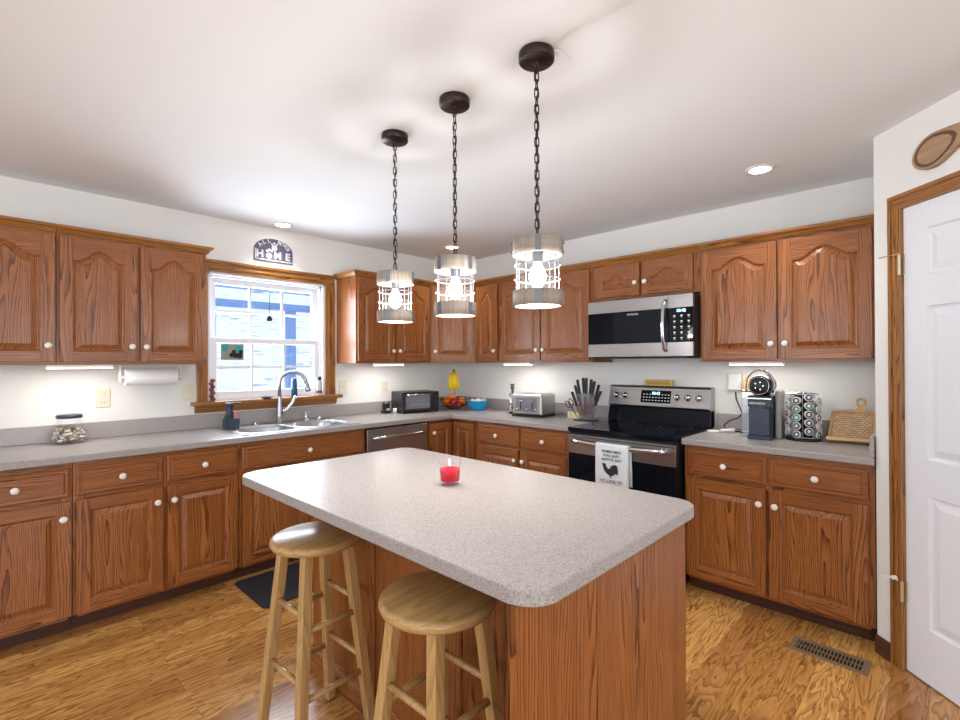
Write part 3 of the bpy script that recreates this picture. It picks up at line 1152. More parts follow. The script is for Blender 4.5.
# rim: border strips around two bowls
RX0, RX1, RY0, RY1 = -.425, .425, -.262, .262
for cx_ in (-.205, .205):
    a = bowl_sec(cx_, -.035, .185, .19)
    rect = []
    x0, x1 = (RX0, 0) if cx_ < 0 else (0, RX1)
    for px, py in a:
        dx, dy = px - cx_, py + .035
        k = min(((x1 - cx_) if dx > 0 else (cx_ - x0)) / max(abs(dx), 1e-6), ((RY1 + .035) if dy > 0 else (-.035 - RY0)) / max(abs(dy), 1e-6))
        rect.append((cx_ + dx * k, -.035 + dy * k))
    n = len(a)
    vs = [(p[0], p[1], .004) for p in rect] + [(p[0], p[1], .004) for p in a]
    # corners
    fs = [(i, (i + 1) % n, (i + 1) % n + n, i + n) for i in range(n)]
    mb.add(vs, fs)
    for cxx, cyy in ((x0, RY0), (x0, RY1), (x1, RY0), (x1, RY1)):
        near = sorted(range(n), key=lambda i: (rect[i][0] - cxx) ** 2 + (rect[i][1] - cyy) ** 2)
        i0 = near[0]
        i1 = near[1]
        mb.add([(cxx, cyy, .004), (*rect[i0], .004), (*rect[i1], .004)], [(0, 1, 2)])
    levels = [(0, .004), (.004, 0), (.010, -.03), (.016, -.14), (.04, -.165), (.12, -.172)]
    vs = []
    for ins, z in levels:
        q = bowl_sec(cx_, -.035, .185 - ins, .19 - ins)
        vs += [(x, y, z) for x, y in q]
    fs = []
    for k in range(len(levels) - 1):
        for i in range(n):
            j = (i + 1) % n
            fs.append((k * n + i, k * n + j, k * n + n + j, k * n + n + i))
    fs.append(tuple(range((len(levels) - 1) * n, len(levels) * n)))
    mb.add(vs, fs, 0, 'z', True)
    mb.cyl(.04, -.1715, -.168, 20, (cx_, -.035, 0), 'z', 0)
for a, b_, c_, d_ in ((RX0, RX1, RY0, RY0 + .004), (RX0, RX1, RY1 - .004, RY1), (RX0, RX0 + .004, RY0, RY1), (RX1 - .004, RX1, RY0, RY1)):
    mb.box(a, b_, c_, d_, .0008, .0045)
mb.build('basin', SINKM, ts)

tf = thing('faucet', 'tall arched chrome pull-down faucet behind the sink', 'faucet', (-1.955, -.115, CT + .0045))
mb = MB()
mb.lathe([(.030, 0), (.030, .008), (.024, .014), (.023, .07), (.021, .12), (.016, .15), (.0145, .20)], 20)
pts = [(0, 0, .19), (0, 0, .295)]
for i in range(1, 15):
    a = pi - pi * i / 14 * 1.0
    pts.append((.085 + .085 * cos(a) * 1.0, -.045 * (1 + cos(a)), .295 + .092 * sin(a)))
mb.tube(pts, .0135, 12)
mb.build('spout', NICKEL, tf)
mb = MB()
e_ = pts[-1]
mb.tube([e_, (e_[0] + .004, e_[1] - .005, e_[2] - .015), (e_[0] + .010, e_[1] - .012, e_[2] - .05), (e_[0] + .012, e_[1] - .014, e_[2] - .062)], [.0145, .018, .020, .017], 14)
mb.build('spray_head', NICKEL, tf)
mb = MB()
mb.tube([(.015, -.01, .085), (.05, -.02, .10), (.09, -.03, .15), (.115, -.035, .20)], [.014, .011, .010, .012], 12)
mb.build('lever', CHROME, tf)
MB().box(-.12, .12, -.03, .03, -.0003, .003).build('deck_plate', NICKEL, tf, .001)

o = MB().lathe([(.020, 0), (.020, .006), (.012, .012), (.011, .045), (.013, .05), (.013, .062), (.006, .068)], 16).tube([(0, 0, .060), (0, -.02, .07), (.0, -.05, .062)], .006, 8)
o = o.build('soap_dispenser', CHROME, None, loc=(-1.74, -.113, CT + .0045))
tag(o, 'short chrome soap dispenser pump right of the faucet', 'soap dispenser')
o = MB().lathe([(.014, 0), (.014, .008), (.009, .018), (.0, .022)], 14).build('sink_hole_cap', CHROME, None, loc=(-1.63, -.11, CT + .0045))
tag(o, 'small round chrome cap at the right back corner of the sink', 'cap')
o = MB().lathe([(.032, 0), (.034, .004), (.030, .007), (.008, .008), (.006, .016), (.0, .017)], 18).build('sink_strainer', CHROME, None, loc=(-2.13, -.10, CT + .0045))
tag(o, 'small chrome strainer lying on the sink rim left of the faucet', 'strainer')

# sponge caddy
tcad = thing('sponge_caddy', 'dark upright sponge and scrubber caddy left of the sink', 'caddy', (-2.335, -.20, CT))
mb = MB()
mb.box(-.045, .045, -.035, .035, .0, .006).box(-.045, -.042, -.035, .035, .006, .075).box(.042, .045, -.035, .035, .006, .075)
mb.box(-.042, .042, -.035, -.032, .006, .075).box(-.042, .042, .032, .035, .006, .075)
mb.build('tray', NAVY, tcad)
MB().box(-.038, .01, -.02, .02, .0065, .10).build('sponge', SPONGE, tcad, .004)
MB().box(.013, .038, -.02, .02, .0065, .125).build('pink_sponge', PINKSP, tcad, .004)
mb = MB()
mb.cyl(.028, .155, .185, 18, (-.01, 0, 0), bev=.004).cyl(.022, .1015, .155, 12, (-.01, 0, 0)).tube([(-.01, 0, .18), (.03, -.01, .182), (.06, -.02, .176)], .007, 8)
mb.build('brush_head', NAVY, tcad)

# ------------------------------------------------------------------ dishwasher
td = thing('dishwasher', 'stainless steel dishwasher right of the sink cabinet, mostly behind the island top', 'dishwasher', (-1.510, YB, 0))
w = .594
mb = MB()
mb.box(0, w, .02, .57, .10, .868).build('body', BLACK, td)
MB().box(.004, w - .004, -.028, .018, .11, .862).build('door', STEEL, td, .005)
mb = MB()
mb.tube([(.04, -.055, .795), (.10, -.066, .797), (w / 2, -.072, .798), (w - .10, -.066, .797), (w - .04, -.055, .795)], .013, 12)
mb.box(.035, .05, -.055, -.0285, .787, .803).box(w - .05, w - .035, -.055, -.0285, .787, .803)
mb.build('handle', CHROME, td)
MB().box(.0, w, .03, .05, 0, .099).build('toe_kick', BLACK, td)

# ------------------------------------------------------------------ range
tr_ = thing('electric_range', 'stainless steel and black glass electric range between the two oak base cabinets', 'oven', (-.655, -1.878, 0), E_)
w = .762
mb = MB()
mb.box(.0, w, .012, .63, .03, .885).build('body', BLACK, tr_)
MB().box(-.0005, w + .0005, -.025, .615, .887, .918).build('cooktop', GLOSSBLK, tr_, .004)
b = MB()
for cx_, cy_, r_ in ((.2, .17, .105), (.58, .17, .08), (.2, .42, .08), (.58, .42, .105)):
    b.lathe([(r_, .9182), (r_, .9186), (r_ - .002, .9186), (r_ - .002, .9182)], 36, (cx_, cy_, 0), 'z', 0, None, False, True, True)
b.build('burner_rings', mat('burner_print', (.035, .037, .042), .3), tr_)
b = MB()
b.box(.004, w - .004, -.022, .011, .74, .868, 0)
b.box(.004, .075, -.022, .011, .30, .74, 1).box(w - .075, w - .004, -.022, .011, .30, .74, 1).box(.075, w - .075, -.0225, .011, .30, .74, 1)
b.box(.004, w - .004, -.022, .011, .245, .30, 0)
dro = b.build('oven_door', [STEEL, GLOSSBLK], tr_, .002)
b = MB()
b.box(.12, w - .12, -.0245, -.023, .36, .68)
b.build('oven_window', GLOSSBLK, dro)
b = MB()
P = []
for i in range(17):
    t_ = i / 16
    P.append((.05 + (w - .10) * t_, -.050 - .028 * sin(pi * t_) ** .5, .832 - .010 * sin(pi * t_)))
b.tube(P, .0165, 14)
b.box(.045, .07, -.055, -.0225, .820, .844).box(w - .07, w - .045, -.055, -.0225, .820, .844)
b.build('oven_handle', CHROME, dro)
b = MB()
b.box(.012, w - .012, -.0225, -.0215, .852, .858)
b.build('vent_slot', BLACK, dro)
MB().box(.004, w - .004, -.020, .011, .055, .235).build('storage_drawer', STEEL, tr_, .004)
# back guard
b = MB()
b.prism([(.62, .92), (.535, .92), (.565, 1.03), (.62, 1.03)], .0, w, 'yz', 0)
b.build('riser', GLOSSBLK, tr_)
b = MB()
b.prism([(.648, 1.031), (.560, 1.031), (.545, 1.045), (.575, 1.178), (.590, 1.192), (.648, 1.192)], .0, w, 'yz', 0)
bg = b.build('control_panel', STEEL, tr_, .003)
b = MB()
b.box(.0, w, .585, .648, .92, 1.03).build('back_housing', BLACK, tr_)
# tilted face frame: origin at (.0,.545,1.045), tilt
ta = math.atan2(.03, .133)
Mt = Matrix.Translation((0, .545, 1.045)) @ Matrix.Rotation(-ta, 4, 'X')
MB(Mt).box(.265, .49, -.003, .001, .025, .118).build('display', GLOSSBLK, bg)
for i, x in enumerate((.065, .135, .535, .612, .688)):
    k = MB(Mt)
    k.lathe([(.024, .0), (.024, -.004), (.019, -.008), (.017, -.028), (.0, -.030)], 20, (x, 0, .072), 'y', 0)
    k.box(x - .004, x + .004, -.034, -.02, .054, .090, 0)
    k.build('knob', CHROME, bg)
rotT = (pi / 2 - ta, 0, 0)
dd = Mt @ V((.378, -.0045, .095))
text_mesh('clock_digits', '10:42', .030, DIGIT, bg, dd, rotT)
for r_ in range(3):
    b = MB(Mt)
    for c_ in range(9):
        if r_ == 0 and 2 < c_ < 6:
            continue
        x = .282 + c_ * .0235
        b.box(x, x + .011, -.0040, -.003, .04 + (2 - r_) * .022, .0455 + (2 - r_) * .022)
    b.build('button_legends', WHTINK, bg)
# little gold box on the back guard
o = MB().box(-.105, .105, -.013, .013, 0, .045, 0).box(-.095, .095, -.0135, -.013, .008, .011, 1).box(-.095, .095, -.0135, -.013, .034, .037, 1)
for i in range(14):
    o.box(-.085 + i * .0123, -.077 + i * .0123, -.0136, -.013, .016, .028, 1)
o = o.build('wooden_sign', [GOLD, mat('sign_brown_lettering', (0.30, 0.16, 0.03), .6)], None, .001, loc=(-.037, -2.256, 1.1925), rot=(0, 0, E_))
tag(o, 'small golden block sign standing on top of the range back panel', 'sign')

# towel on oven handle (local frame like the range)
tt = thing('kitchen_towel', 'white kitchen towel printed with a black rooster hanging on the oven handle', 'towel', (-.655, -1.878, 0), E_)
tx0, tx1 = .262, .494
yb_, yf_ = -.0602, -.0965
b = MB()
sec = [(-.047, .58), (-.050, .70), (-.056, .80), (-.058, .832), (-.063, .842), (-.077, .846), (-.090, .842), (-.0965, .832), (-.0970, .75), (-.0975, .65), (-.0975, .40)]
vs, fs = [], []
NX = 12
for i in range(NX + 1):
    x = tx0 + (tx1 - tx0) * i / NX
    for j, (y, z) in enumerate(sec):
        wv_ = .0018 * sin(i * 1.1) * min(1, abs(.84 - z) * 6)
        vs.append((x, y + wv_, z))
n = len(sec)
for i in range(NX):
    for j in range(n - 1):
        fs.append((i * n + j, i * n + j + 1, (i + 1) * n + j + 1, (i + 1) * n + j))
b.add(vs, fs, 0, 'z', True)
to = b.build('cloth', FABRIC, tt)
sm = to.modifiers.new('solid', 'SOLIDIFY')
sm.thickness = .002
sm.offset = 0
yt = -.1010
xm = (tx0 + tx1) / 2
for body, z, s_ in (('SOMETIMES', .797, .0225), ('YOU JUST', .771, .0225), ('GOTTA SAY', .745, .0225), ('\u2022CLUCK IT\u2022', .606, .028)):
    text_mesh('printed_text', body, s_, INK, tt, (xm, yt, z), (pi / 2, 0, 0), bold=.0003, sp=1.18)
# rooster from its outline (x,y in a crop where the towel spans 225..495)
rp = [(286, 352), (296, 345), (303, 352), (312, 350), (316, 362), (320, 378), (332, 392), (346, 392), (354, 380), (356, 368), (366, 360), (378, 358), (388, 350), (402, 356),
      (412, 368), (408, 376), (416, 386), (408, 392), (418, 402), (410, 408), (418, 420), (408, 424), (414, 436), (398, 436), (390, 430), (382, 444), (366, 452), (358, 456), (356, 470), (362, 474), (344, 474), (350, 468), (348, 456),
      (334, 448), (316, 432), (302, 414), (294, 396), (296, 382), (288, 376), (292, 366), (284, 362)]
sc_ = (tx1 - tx0) / 270
rp2 = [(tx0 + (x - 225) * sc_, .722 - (y - 345) * sc_ * 0.83) for x, y in rp]
MB().prism(rp2, yt - .0006, yt + .0006, 'xz').build('printed_rooster', INK, tt)

# ------------------------------------------------------------------ microwave
tm = thing('microwave', 'stainless over-the-range microwave with black glass door', 'microwave', (-.400, -1.887, 1.408), E_)
w, hh = .760, .402
MB().box(0.0, w, .012, .395, 0.0, hh - .002).build('body', BLACK, tm)
b = MB()
b.box(0, .598, -.018, .011, .315, hh).box(0, .598, -.018, .011, 0, .092)
b.box(0, .598, -.0175, .011, .092, .315, 1)
md = b.build('door', [STEEL, GLOSSBLK], tm, .002)
b = MB()
P = [(.585, -.020, .035), (.585, -.045, .05), (.583, -.062, .12), (.582, -.066, .20), (.583, -.062, .28), (.585, -.045, .35), (.585, -.020, .368)]
b.tube(P, .012, 12)
b.build('handle', CHROME, md)
text_mesh('brand_text', 'SAMSUNG', .018, WHTINK, md, (.352, -.0185, .293), (pi / 2, 0, 0))
b = MB()
b.box(.600, w, -.018, .011, .315, hh).box(.600, w, -.018, .011, 0, .092).box(.600, w, -.0175, .011, .092, .315, 1)
mc = b.build('control_panel', [STEEL, GLOSSBLK], tm, .002)
text_mesh('clock_digits', '10:42', .028, DIGIT, mc, (.685, -.0190, .295), (pi / 2, 0, 0))
b = MB()
for r_ in range(5):
    for c_ in range(3):
        x, z = .635 + c_ * .046, .115 + r_ * .036
        b.box(x, x + .014, -.0185, -.0176, z, z + .008)
        b.box(x + .003, x + .011, -.0185, -.0176, z - .008, z - .005)
b.build('button_legends', WHTINK, mc)
b = MB()
b.box(.05, w - .05, .03, .30, -.012, -.0005)
b.build('underside_grille', BLACK, tm)

# ------------------------------------------------------------------ pendants


def pendant(label, x, y, ztop, zbot, rot):
    t = thing('pendant_lamp', label, 'pendant lamp', (x, y, 0), rot, 'cage pendants over the island')
    c = MB()
    c.lathe([(.0, H - .001), (.060, H - .001), (.061, H - .006), (.061, H - .028), (.057, H - .032), (.0, H - .033)], 32)
    c.lathe([(.010, H - .033), (.010, H - .042), (.0, H - .044)], 10)
    c.cyl(.004, H - .035, H - .0325, 8, (.035, 0, 0)).cyl(.004, H - .035, H - .0325, 8, (-.035, 0, 0))
    c.build('canopy', BRONZE, t)
    ch = MB()
    top, bot = H - .040, ztop + .012
    L = .036
    step = .0275
    nL = int((top - bot) / step)
    step = (top - bot) / nL
    for i in range(nL):
        zc = top - step * (i + .5)
        pts = []
        for k in range(14):
            a = 2 * pi * k / 14
            u, v = .0075 * cos(a), (L / 2 - .0075) * (1 if sin(a) > 0 else -1) * (1 if abs(sin(a)) > .01 else 0) + .0075 * sin(a)
            pts.append((u, 0, v) if i % 2 else (0, u, v))
        ch.tube([V(p) + V((0, 0, zc)) for p in pts], .0021, 6, True)
    ch.tube([(.004 * sin(k * 1.3), .004 * cos(k * 1.7), top + (bot - top) * k / 24) for k in range(25)], .0022, 6)
    ch.build('chain', BRONZE, t)
    Ro, Ri = .0845, .0765
    for z0, z1 in ((ztop - .055, ztop), (zbot, zbot + .052)):
        r_ = MB()
        r_.lathe([(Ro, z0), (Ro, z1), (Ri, z1), (Ri, z0)], 40, (0, 0, 0), 'z', 0, None, False, True, True)
        ro = r_.build('wooden_ring', RINGW, t)
        me = ro.data
        s_ = MB()
        for a in (R(70), R(160), R(250), R(340)):
            Ms = Matrix.Rotation(a, 4, 'Z')
            s_ = MB()
            s_.box(Ro + .0002, Ro + .0022, -.010, .010, z0 + .001, z1 - .001, 0, 'z', Ms)
            s_.cyl(.004, Ro + .0022, Ro + .0062, 8, (0, 0, (z0 + z1) / 2 + .015), 'x', 0, Ms)
            s_.cyl(.004, Ro + .0022, Ro + .0062, 8, (0, 0, (z0 + z1) / 2 - .015), 'x', 0, Ms)
            s_.build('metal_strap', GALV, ro)
    br_ = MB()
    for a in (0, pi / 2):
        Ms = Matrix.Rotation(a + R(25), 4, 'Z')
        br_.box(-Ri, Ri, -.005, .005, ztop - .012, ztop - .009, 0, 'z', Ms)
    br_.cyl(.006, ztop - .012, ztop + .014, 10)
    br_.build('cross_bracket', BRONZE, t)
    so = MB()
    so.cyl(.019, ztop - .075, ztop - .012, 18, bev=.002)
    so.build('socket', GALV, t)
    bu = MB()
    zb = ztop - .115
    bu.lathe([(.012, ztop - .0755), (.014, ztop - .085), (.026, ztop - .105), (.030, ztop - .125), (.026, ztop - .145), (.014, ztop - .160), (.0, ztop - .164)], 18)
    bu.build('bulb', BULB, t)
    cg = MB()
    rc = .0735
    for k in range(8):
        a = 2 * pi * k / 8 + .2
        cg.tube([(rc * cos(a), rc * sin(a), zbot + .01), (rc * cos(a), rc * sin(a), ztop - .01)], .0018, 6)
    for z in (zbot + .052 + (ztop - zbot - .107) * .33, zbot + .052 + (ztop - zbot - .107) * .72):
        cg.tube([((rc + .004) * cos(2 * pi * k / 32), (rc + .004) * sin(2 * pi * k / 32), z) for k in range(32)], .0020, 6, True)
    cg.build('wire_cage', WIRE, t)
    gl_ = MB()
    gl_.lathe([(.058, zbot + .02), (.058, ztop - .05)], 32, caps=False)
    gl_.build('glass_cylinder', LAMPG, t)
    l = bpy.data.lights.new('pendant_light', 'POINT')
    l.energy = 13
    l.color = (1.0, .97, .93)
    l.shadow_soft_size = .035
    lo = bpy.data.objects.new('pendant_light', l)
    COL.objects.link(lo)
    lo.location = (0, 0, ztop - .175)
    lo.parent = t
    return t


pendant('wood and wire cage pendant lamp, left and farthest of the three', -2.226, -1.970, 1.790, 1.562, 0.9)
pendant('wood and wire cage pendant lamp in the middle of the three', -2.243, -2.393, 1.790, 1.560, 0.35)
pendant('wood and wire cage pendant lamp, right and nearest of the three', -2.247, -2.806, 1.791, 1.564, 2.6)
o = MB().cyl(.075, H - .004, H - .0005, 32).build('ceiling_cover_plate', CEIL, None, loc=(-2.175, -2.80, 0))
tag(o, 'plain white round cover plate on the ceiling by the nearest pendant', 'ceiling plate')
# recessed lights
for x, y, lab in ((-1.949, -.17, 'round recessed ceiling light above the window'), (-.549, -.547, 'round recessed ceiling light in the corner behind the middle pendant'),
                  (-.584, -3.073, 'round recessed ceiling light above the coffee machine')):
    t = thing('recessed_light', lab, 'ceiling light', (x, y, H), 0, 'recessed ceiling lights')
    t.scale = (.85, .85, 1)
    MB().lathe([(.062, -.0005), (.085, -.0005), (.083, -.007), (.064, -.008)], 32, (0, 0, 0), 'z', 0, None, False, True, True).build('trim_ring', WPLAS, t)
    MB().cyl(.063, -.005, -.0008, 32).build('lens', CANL, t)
    l = bpy.data.lights.new('can_light', 'SPOT')
    l.energy = 20
    l.spot_size = R(120)
    l.spot_blend = .8
    l.color = (1, .97, .93)
    l.shadow_soft_size = .06
    lo = bpy.data.objects.new('can_light', l)
    COL.objects.link(lo)
    lo.location = (0, 0, -.02)
    lo.parent = t

# under-cabinet lights


def ucl(lab, x, y, rz, L=.30, p=1.5):
    t = thing('under_cabinet_light', lab, 'under-cabinet light', (x, y, 1.37), rz, 'slim under-cabinet light bars')
    MB().box(-L / 2, L / 2, -.022, .022, -.018, -.0005).build('housing', WPLAS, t, .002)
    MB().box(-L / 2 + .006, L / 2 - .006, -.024, .016, -.0215, -.0182).build('lens', LENS, t)
    l = bpy.data.lights.new('bar_light', 'AREA')
    l.shape = 'RECTANGLE'
    l.size, l.size_y = L - .03, .03
    l.energy = p
    l.color = (1, .96, .90)
    lo = bpy.data.objects.new('bar_light', l)
    COL.objects.link(lo)
    lo.location = (0, 0, -.026)
    lo.parent = t


ucl('lit light bar under the wall cabinet left of the window, above the glass jar', -3.16, -.265, 0)
ucl('lit light bar under the wall cabinet right of the window, above the toaster oven', -1.05, -.265, 0)
ucl('lit light bar under the wall cabinet above the toaster', -.265, -1.09, E_)
ucl('lit light bar under the wall cabinet above the coffee machine', -.265, -2.965, E_)

# ------------------------------------------------------------------ stools


def stool(label, x, y, rot, ztop=.737):
    t = thing('bar_stool', label, 'bar stool', (x, y, 0), rot, 'wooden bar stools at the island')
    s_ = MB()
    z = ztop
    s_.lathe([(.0, z - .033), (.144, z - .033), (.154, z - .029), (.160, z - .017), (.158, z - .006), (.147, z), (.0, z)], 44)
    for i in range(len(s_.w)):
        q = s_.w[i]
        s_.w[i] = V((q.z, q.y, q.x))
    s_.build('seat', STW, t)
    rt_, rb = .115, .203
    tops, bots = [], []
    for k in range(4):
        a = pi / 4 + k * pi / 2
        p0, p1 = V((rb * cos(a), rb * sin(a), 0)), V((rt_ * cos(a), rt_ * sin(a), z - .0335))
        tops.append(p1)
        bots.append(p0)
        Ml = Matrix.Rotation(a, 4, 'Z')
        l_ = MB()
        hw = .017
        vs = []
        for (r0, zz) in ((rb, 0), (rt_, z - .0335)):
            for dx, dy in ((-hw, -hw), (hw, -hw), (hw, hw), (-hw, hw)):
                # legs stay square to the stool frame
                q = Matrix.Rotation(-pi / 4, 3, 'Z') @ V((dx, dy, 0))
                vs.append(V((r0 + q.x, q.y, zz)))
        fs = [(0, 1, 2, 3), (4, 5, 6, 7), (0, 1, 5, 4), (1, 2, 6, 5), (2, 3, 7, 6), (3, 0, 4, 7)]
        l_.add(vs, fs, 0, 'z', False, None, Ml)
        l_.build('leg', STW, t, .003)

    def at(k, zz):
        return bots[k] + (tops[k] - bots[k]) * (zz / (z - .0335))
    for k in range(4):
        zs_ = (.235, .455) if k % 2 == 0 else (.285, .505)
        for zz in zs_:
            a, b_ = at(k, zz), at((k + 1) % 4, zz)
            MB().tube([a + (b_ - a) * .07, b_ - (b_ - a) * .07], .0105, 12).build('stretcher', STW, t)
    return t


stool('round wooden bar stool tucked under the far end of the island top', -2.700, -2.120, .04, .742)
stool('round wooden bar stool nearest the camera, under the near island corner', -2.700, -2.805, .02, .745)

# ------------------------------------------------------------------ small things on the walls
o = None


def wall_plate(name, lab, cat, loc, rz, kind='outlet', w=.072, h=.115):
    t = thing(name, lab, cat, loc, rz, None)
    MB().box(-w / 2, w / 2, -.006, -.0008, -h / 2, h / 2).build('cover_plate', IVORY, t, .002)
    if kind == 'outlet':
        for z in (-.026, .026):
            b = MB().cyl(.0165, -.0085, -.006, 18, (0, 0, z), 'y')
            b.box(-.008, -.006, -.0090, -.0084, z - .004, z + .005, 1).box(.006, .008, -.0090, -.0084, z - .004, z + .005, 1)
            b.build('socket', [IVORY, INK], t)
    else:
        MB().box(-.017, .017, -.0075, -.006, -.034, .034).box(-.005, .005, -.016, -.0075, -.006, .010).build('switch', IVORY, t)
    return t


wall_plate('wall_outlet', 'ivory double outlet on the wall beside the glass jar', 'outlet', (-3.02, 0, 1.160), 0)
wall_plate('light_switch', 'ivory switch plate left of the window, under the paper towel', 'switch', (-2.552, 0, 1.172), 0, 'switch')
wall_plate('light_switch', 'ivory switch plate right of the window', 'switch', (-1.345, 0, 1.163), 0, 'switch')
wall_plate('wall_outlet', 'ivory outlet on the wall left of the toaster oven', 'outlet', (-.916, 0, 1.148), 0)

# home sign
th = thing('home_sign', 'arched metal sign reading HOME on the wall above the window', 'sign', (-1.950, -.001, 2.165), 0)


def archp(hw, h0, h1, ins=0.0, n=18):
    p = [(-hw + ins, ins), (hw - ins, ins), (hw - ins, h0)]
    for i in range(1, n):
        a = pi * i / n
        p.append(((hw - ins) * cos(a), h0 + (h1 - h0 - ins) * sin(a)))
    p.append((-hw + ins, h0))
    return p


SIGND = mat('sign_slate', (.10, .095, .15), .6)
SIGNW = mat('sign_white', (.66, .66, .70), .6)
MB().prism(archp(.152, .085, .182), -.006, 0, 'xz').build('sign_plate', SIGND, th)
b = MB()
for p0, p1 in (((-.140, .012), (.140, .012)), ((-.140, .012), (-.140, .088)),):
    x0, x1 = min(p0[0], p1[0]) - .004, max(p0[0], p1[0]) + .004
    z0, z1 = min(p0[1], p1[1]) - .004, max(p0[1], p1[1]) + .004
    b.box(x0, x1, -.008, -.006, z0, z1)
b.build('border_line', SIGNW, th)
text_mesh('sign_text', 'H', .078, SIGNW, th, (-.108, -.0075, .052), (pi / 2, 0, 0), .0012, bold=.003)
text_mesh('sign_text', 'M', .078, SIGNW, th, (.030, -.0075, .052), (pi / 2, 0, 0), .0012, bold=.003)
text_mesh('sign_text', 'E', .078, SIGNW, th, (.110, -.0075, .052), (pi / 2, 0, 0), .0012, bold=.003)
b = MB()
b.cyl(.023, -.009, -.006, 18, (-.038, 0, .046), 'y')
for dx, dz in ((-.052, .082), (-.036, .092), (-.018, .086)):
    b.cyl(.0105, -.009, -.006, 12, (dx, 0, dz), 'y')
b.cyl(.022, -.009, -.006, 18, (.004, 0, .112), 'y')
for dx, dz in ((-.014, .138), (.004, .147), (.022, .138)):
    b.cyl(.008, -.009, -.006, 12, (dx, 0, dz), 'y')
b.build('paw_ornament', SIGNW, th)
for txt, a0, a1 in (('ALL', 150, 108), ('ROADS', 70, 22)):
    for i, chh in enumerate(txt):
        a = R(a0 + (a1 - a0) * i / (len(txt) - 1))
        x, z = .122 * cos(a), .085 + .078 * sin(a)
        text_mesh('sign_letter', chh, .040, SIGNW, th, (x, -.0075, z), (pi / 2, (pi / 2 - a) * .8, 0), .0012, bold=.0015)

# paper towel under cabinet
tp = thing('paper_towel_holder', 'white wall-cabinet paper towel holder with a roll, left of the window', 'paper towel', (-2.800, -.16, 1.37))
b = MB()
b.box(-.165, -.158, -.02, .02, -.105, -.001).box(.158, .165, -.02, .02, -.105, -.001).box(-.165, .165, -.03, .03, -.004, -.0005)
b.build('bracket', WPLAS, tp, .001)
b = MB()
b.lathe([(.018, -.140), (.050, -.140), (.052, -.135), (.052, .135), (.050, .140), (.018, .140)], 36, (0, 0, -.078), 'x', 0, None, False, True, True)
b.build('roll', PAPER, tp)
b = MB()
b.cyl(.012, -.158, .158, 14, (0, 0, -.078), 'x')
b.build('rod', WPLAS, tp)

# wall plug box beside coffee machine + cable
o = MB().box(-.042, .042, -.035, -.001, 0, .118).build('plug_in_unit', WPLAS, None, .008, loc=(0, -2.775, 1.178), rot=(0, 0, E_))
tag(o, 'white plug-in box on the wall left of the coffee machine', 'electronics')

# giant wooden spoon above pantry door
tsp = bpy.data.objects.new('wooden_spoon', None)
COL.objects.link(tsp)
tsp.matrix_world = diag
tag(tsp, 'large carved wooden spoon hanging on the wall above the pantry door', 'spoon')


def spoon_outline(k, shrink=0.0):
    # teardrop bowl running into a straight handle, in (s, z)
    pts = []
    ang = R(11)
    cx_, cz = .312, 2.236
    up_s = []
    L = .60 if k else .17
    prof = []
    for i in range(20):
        a = pi - (pi * .62) * i / 19
        prof.append((.092 * cos(a), .070 * sin(a)))
    if k:
        prof += [(.085, .050), (.125, .036), (.175, .020), (.30, .013), (L, .015), (L + .02, .0)]
    else:
        prof += [(.080, .046), (.110, .026), (.125, .0)]
    full = prof + [(x, -y) for x, y in reversed(prof[1:-1])]
    out = []
    for x, y in full:
        f_ = 1 - shrink
        x, y = x * f_, y * f_
        out.append((cx_ + x * cos(ang) - y * sin(ang), cz + x * sin(ang) + y * cos(ang)))
    return out


MB().prism(spoon_outline(1), -.022, -.001, 'xz', 0, 'x').build('spoon_body', SPOON, tsp, .004)
o1 = spoon_outline(0, .14)
o2 = spoon_outline(0, .30)
b = MB()
n = len(o1)
vs = [(x, -.0225, z) for x, z in o1] + [(x, -.0235, z) for x, z in [(a[0] * .5 + b_[0] * .5, a[1] * .5 + b_[1] * .5) for a, b_ in zip(o1, o2)]] + [(x, -.0222, z) for x, z in o2]
fs = []
for k in range(2):
    for i in range(n):
        j = (i + 1) % n
        fs.append((k * n + i, k * n + j, k * n + n + j, k * n + n + i))
b.add(vs, fs, 0, 'x', True)
b.prism(o2, -.0224, -.0221, 'xz', 1, 'x')
b.build('bowl_hollow', [mat('spoon_rim_dark', (.13, .06, .03), .6), SPOON], tsp)

# floor register and mat
tv = thing('floor_register', 'tan metal floor heating register by the right base cabinet', 'floor vent', (-.812, -3.402, 0), R(-92))
b = MB()
b.box(-.150, .150, -.068, -.046, 0.0006, .006).box(-.150, .150, .046, .068, 0.0006, .006).box(-.150, -.128, -.046, .046, 0.0006, .006).box(.128, .150, -.046, .046, .0006, .006)
b.build('register_frame', VENTM, tv, .001)
b = MB()
for i in range(19):
    x = -.124 + i * .0138
    b.box(x, x + .0055, -.046, .046, .002, .0055)
b.box(-.128, .128, -.003, .003, .0015, .005)
b.build('louvres', VENTM, tv)
MB().box(-.128, .128, -.046, .046, .0004, .0012).build('duct_opening', DARKIN, tv)
o = MB().prism(rrect(-2.46, -1.55, -1.06, -.60, .03, 4), .0008, .012, 'xy').build('floor_mat', MATM, None, .003)
tag(o, 'dark charcoal anti-fatigue mat on the floor in front of the sink', 'floor mat')

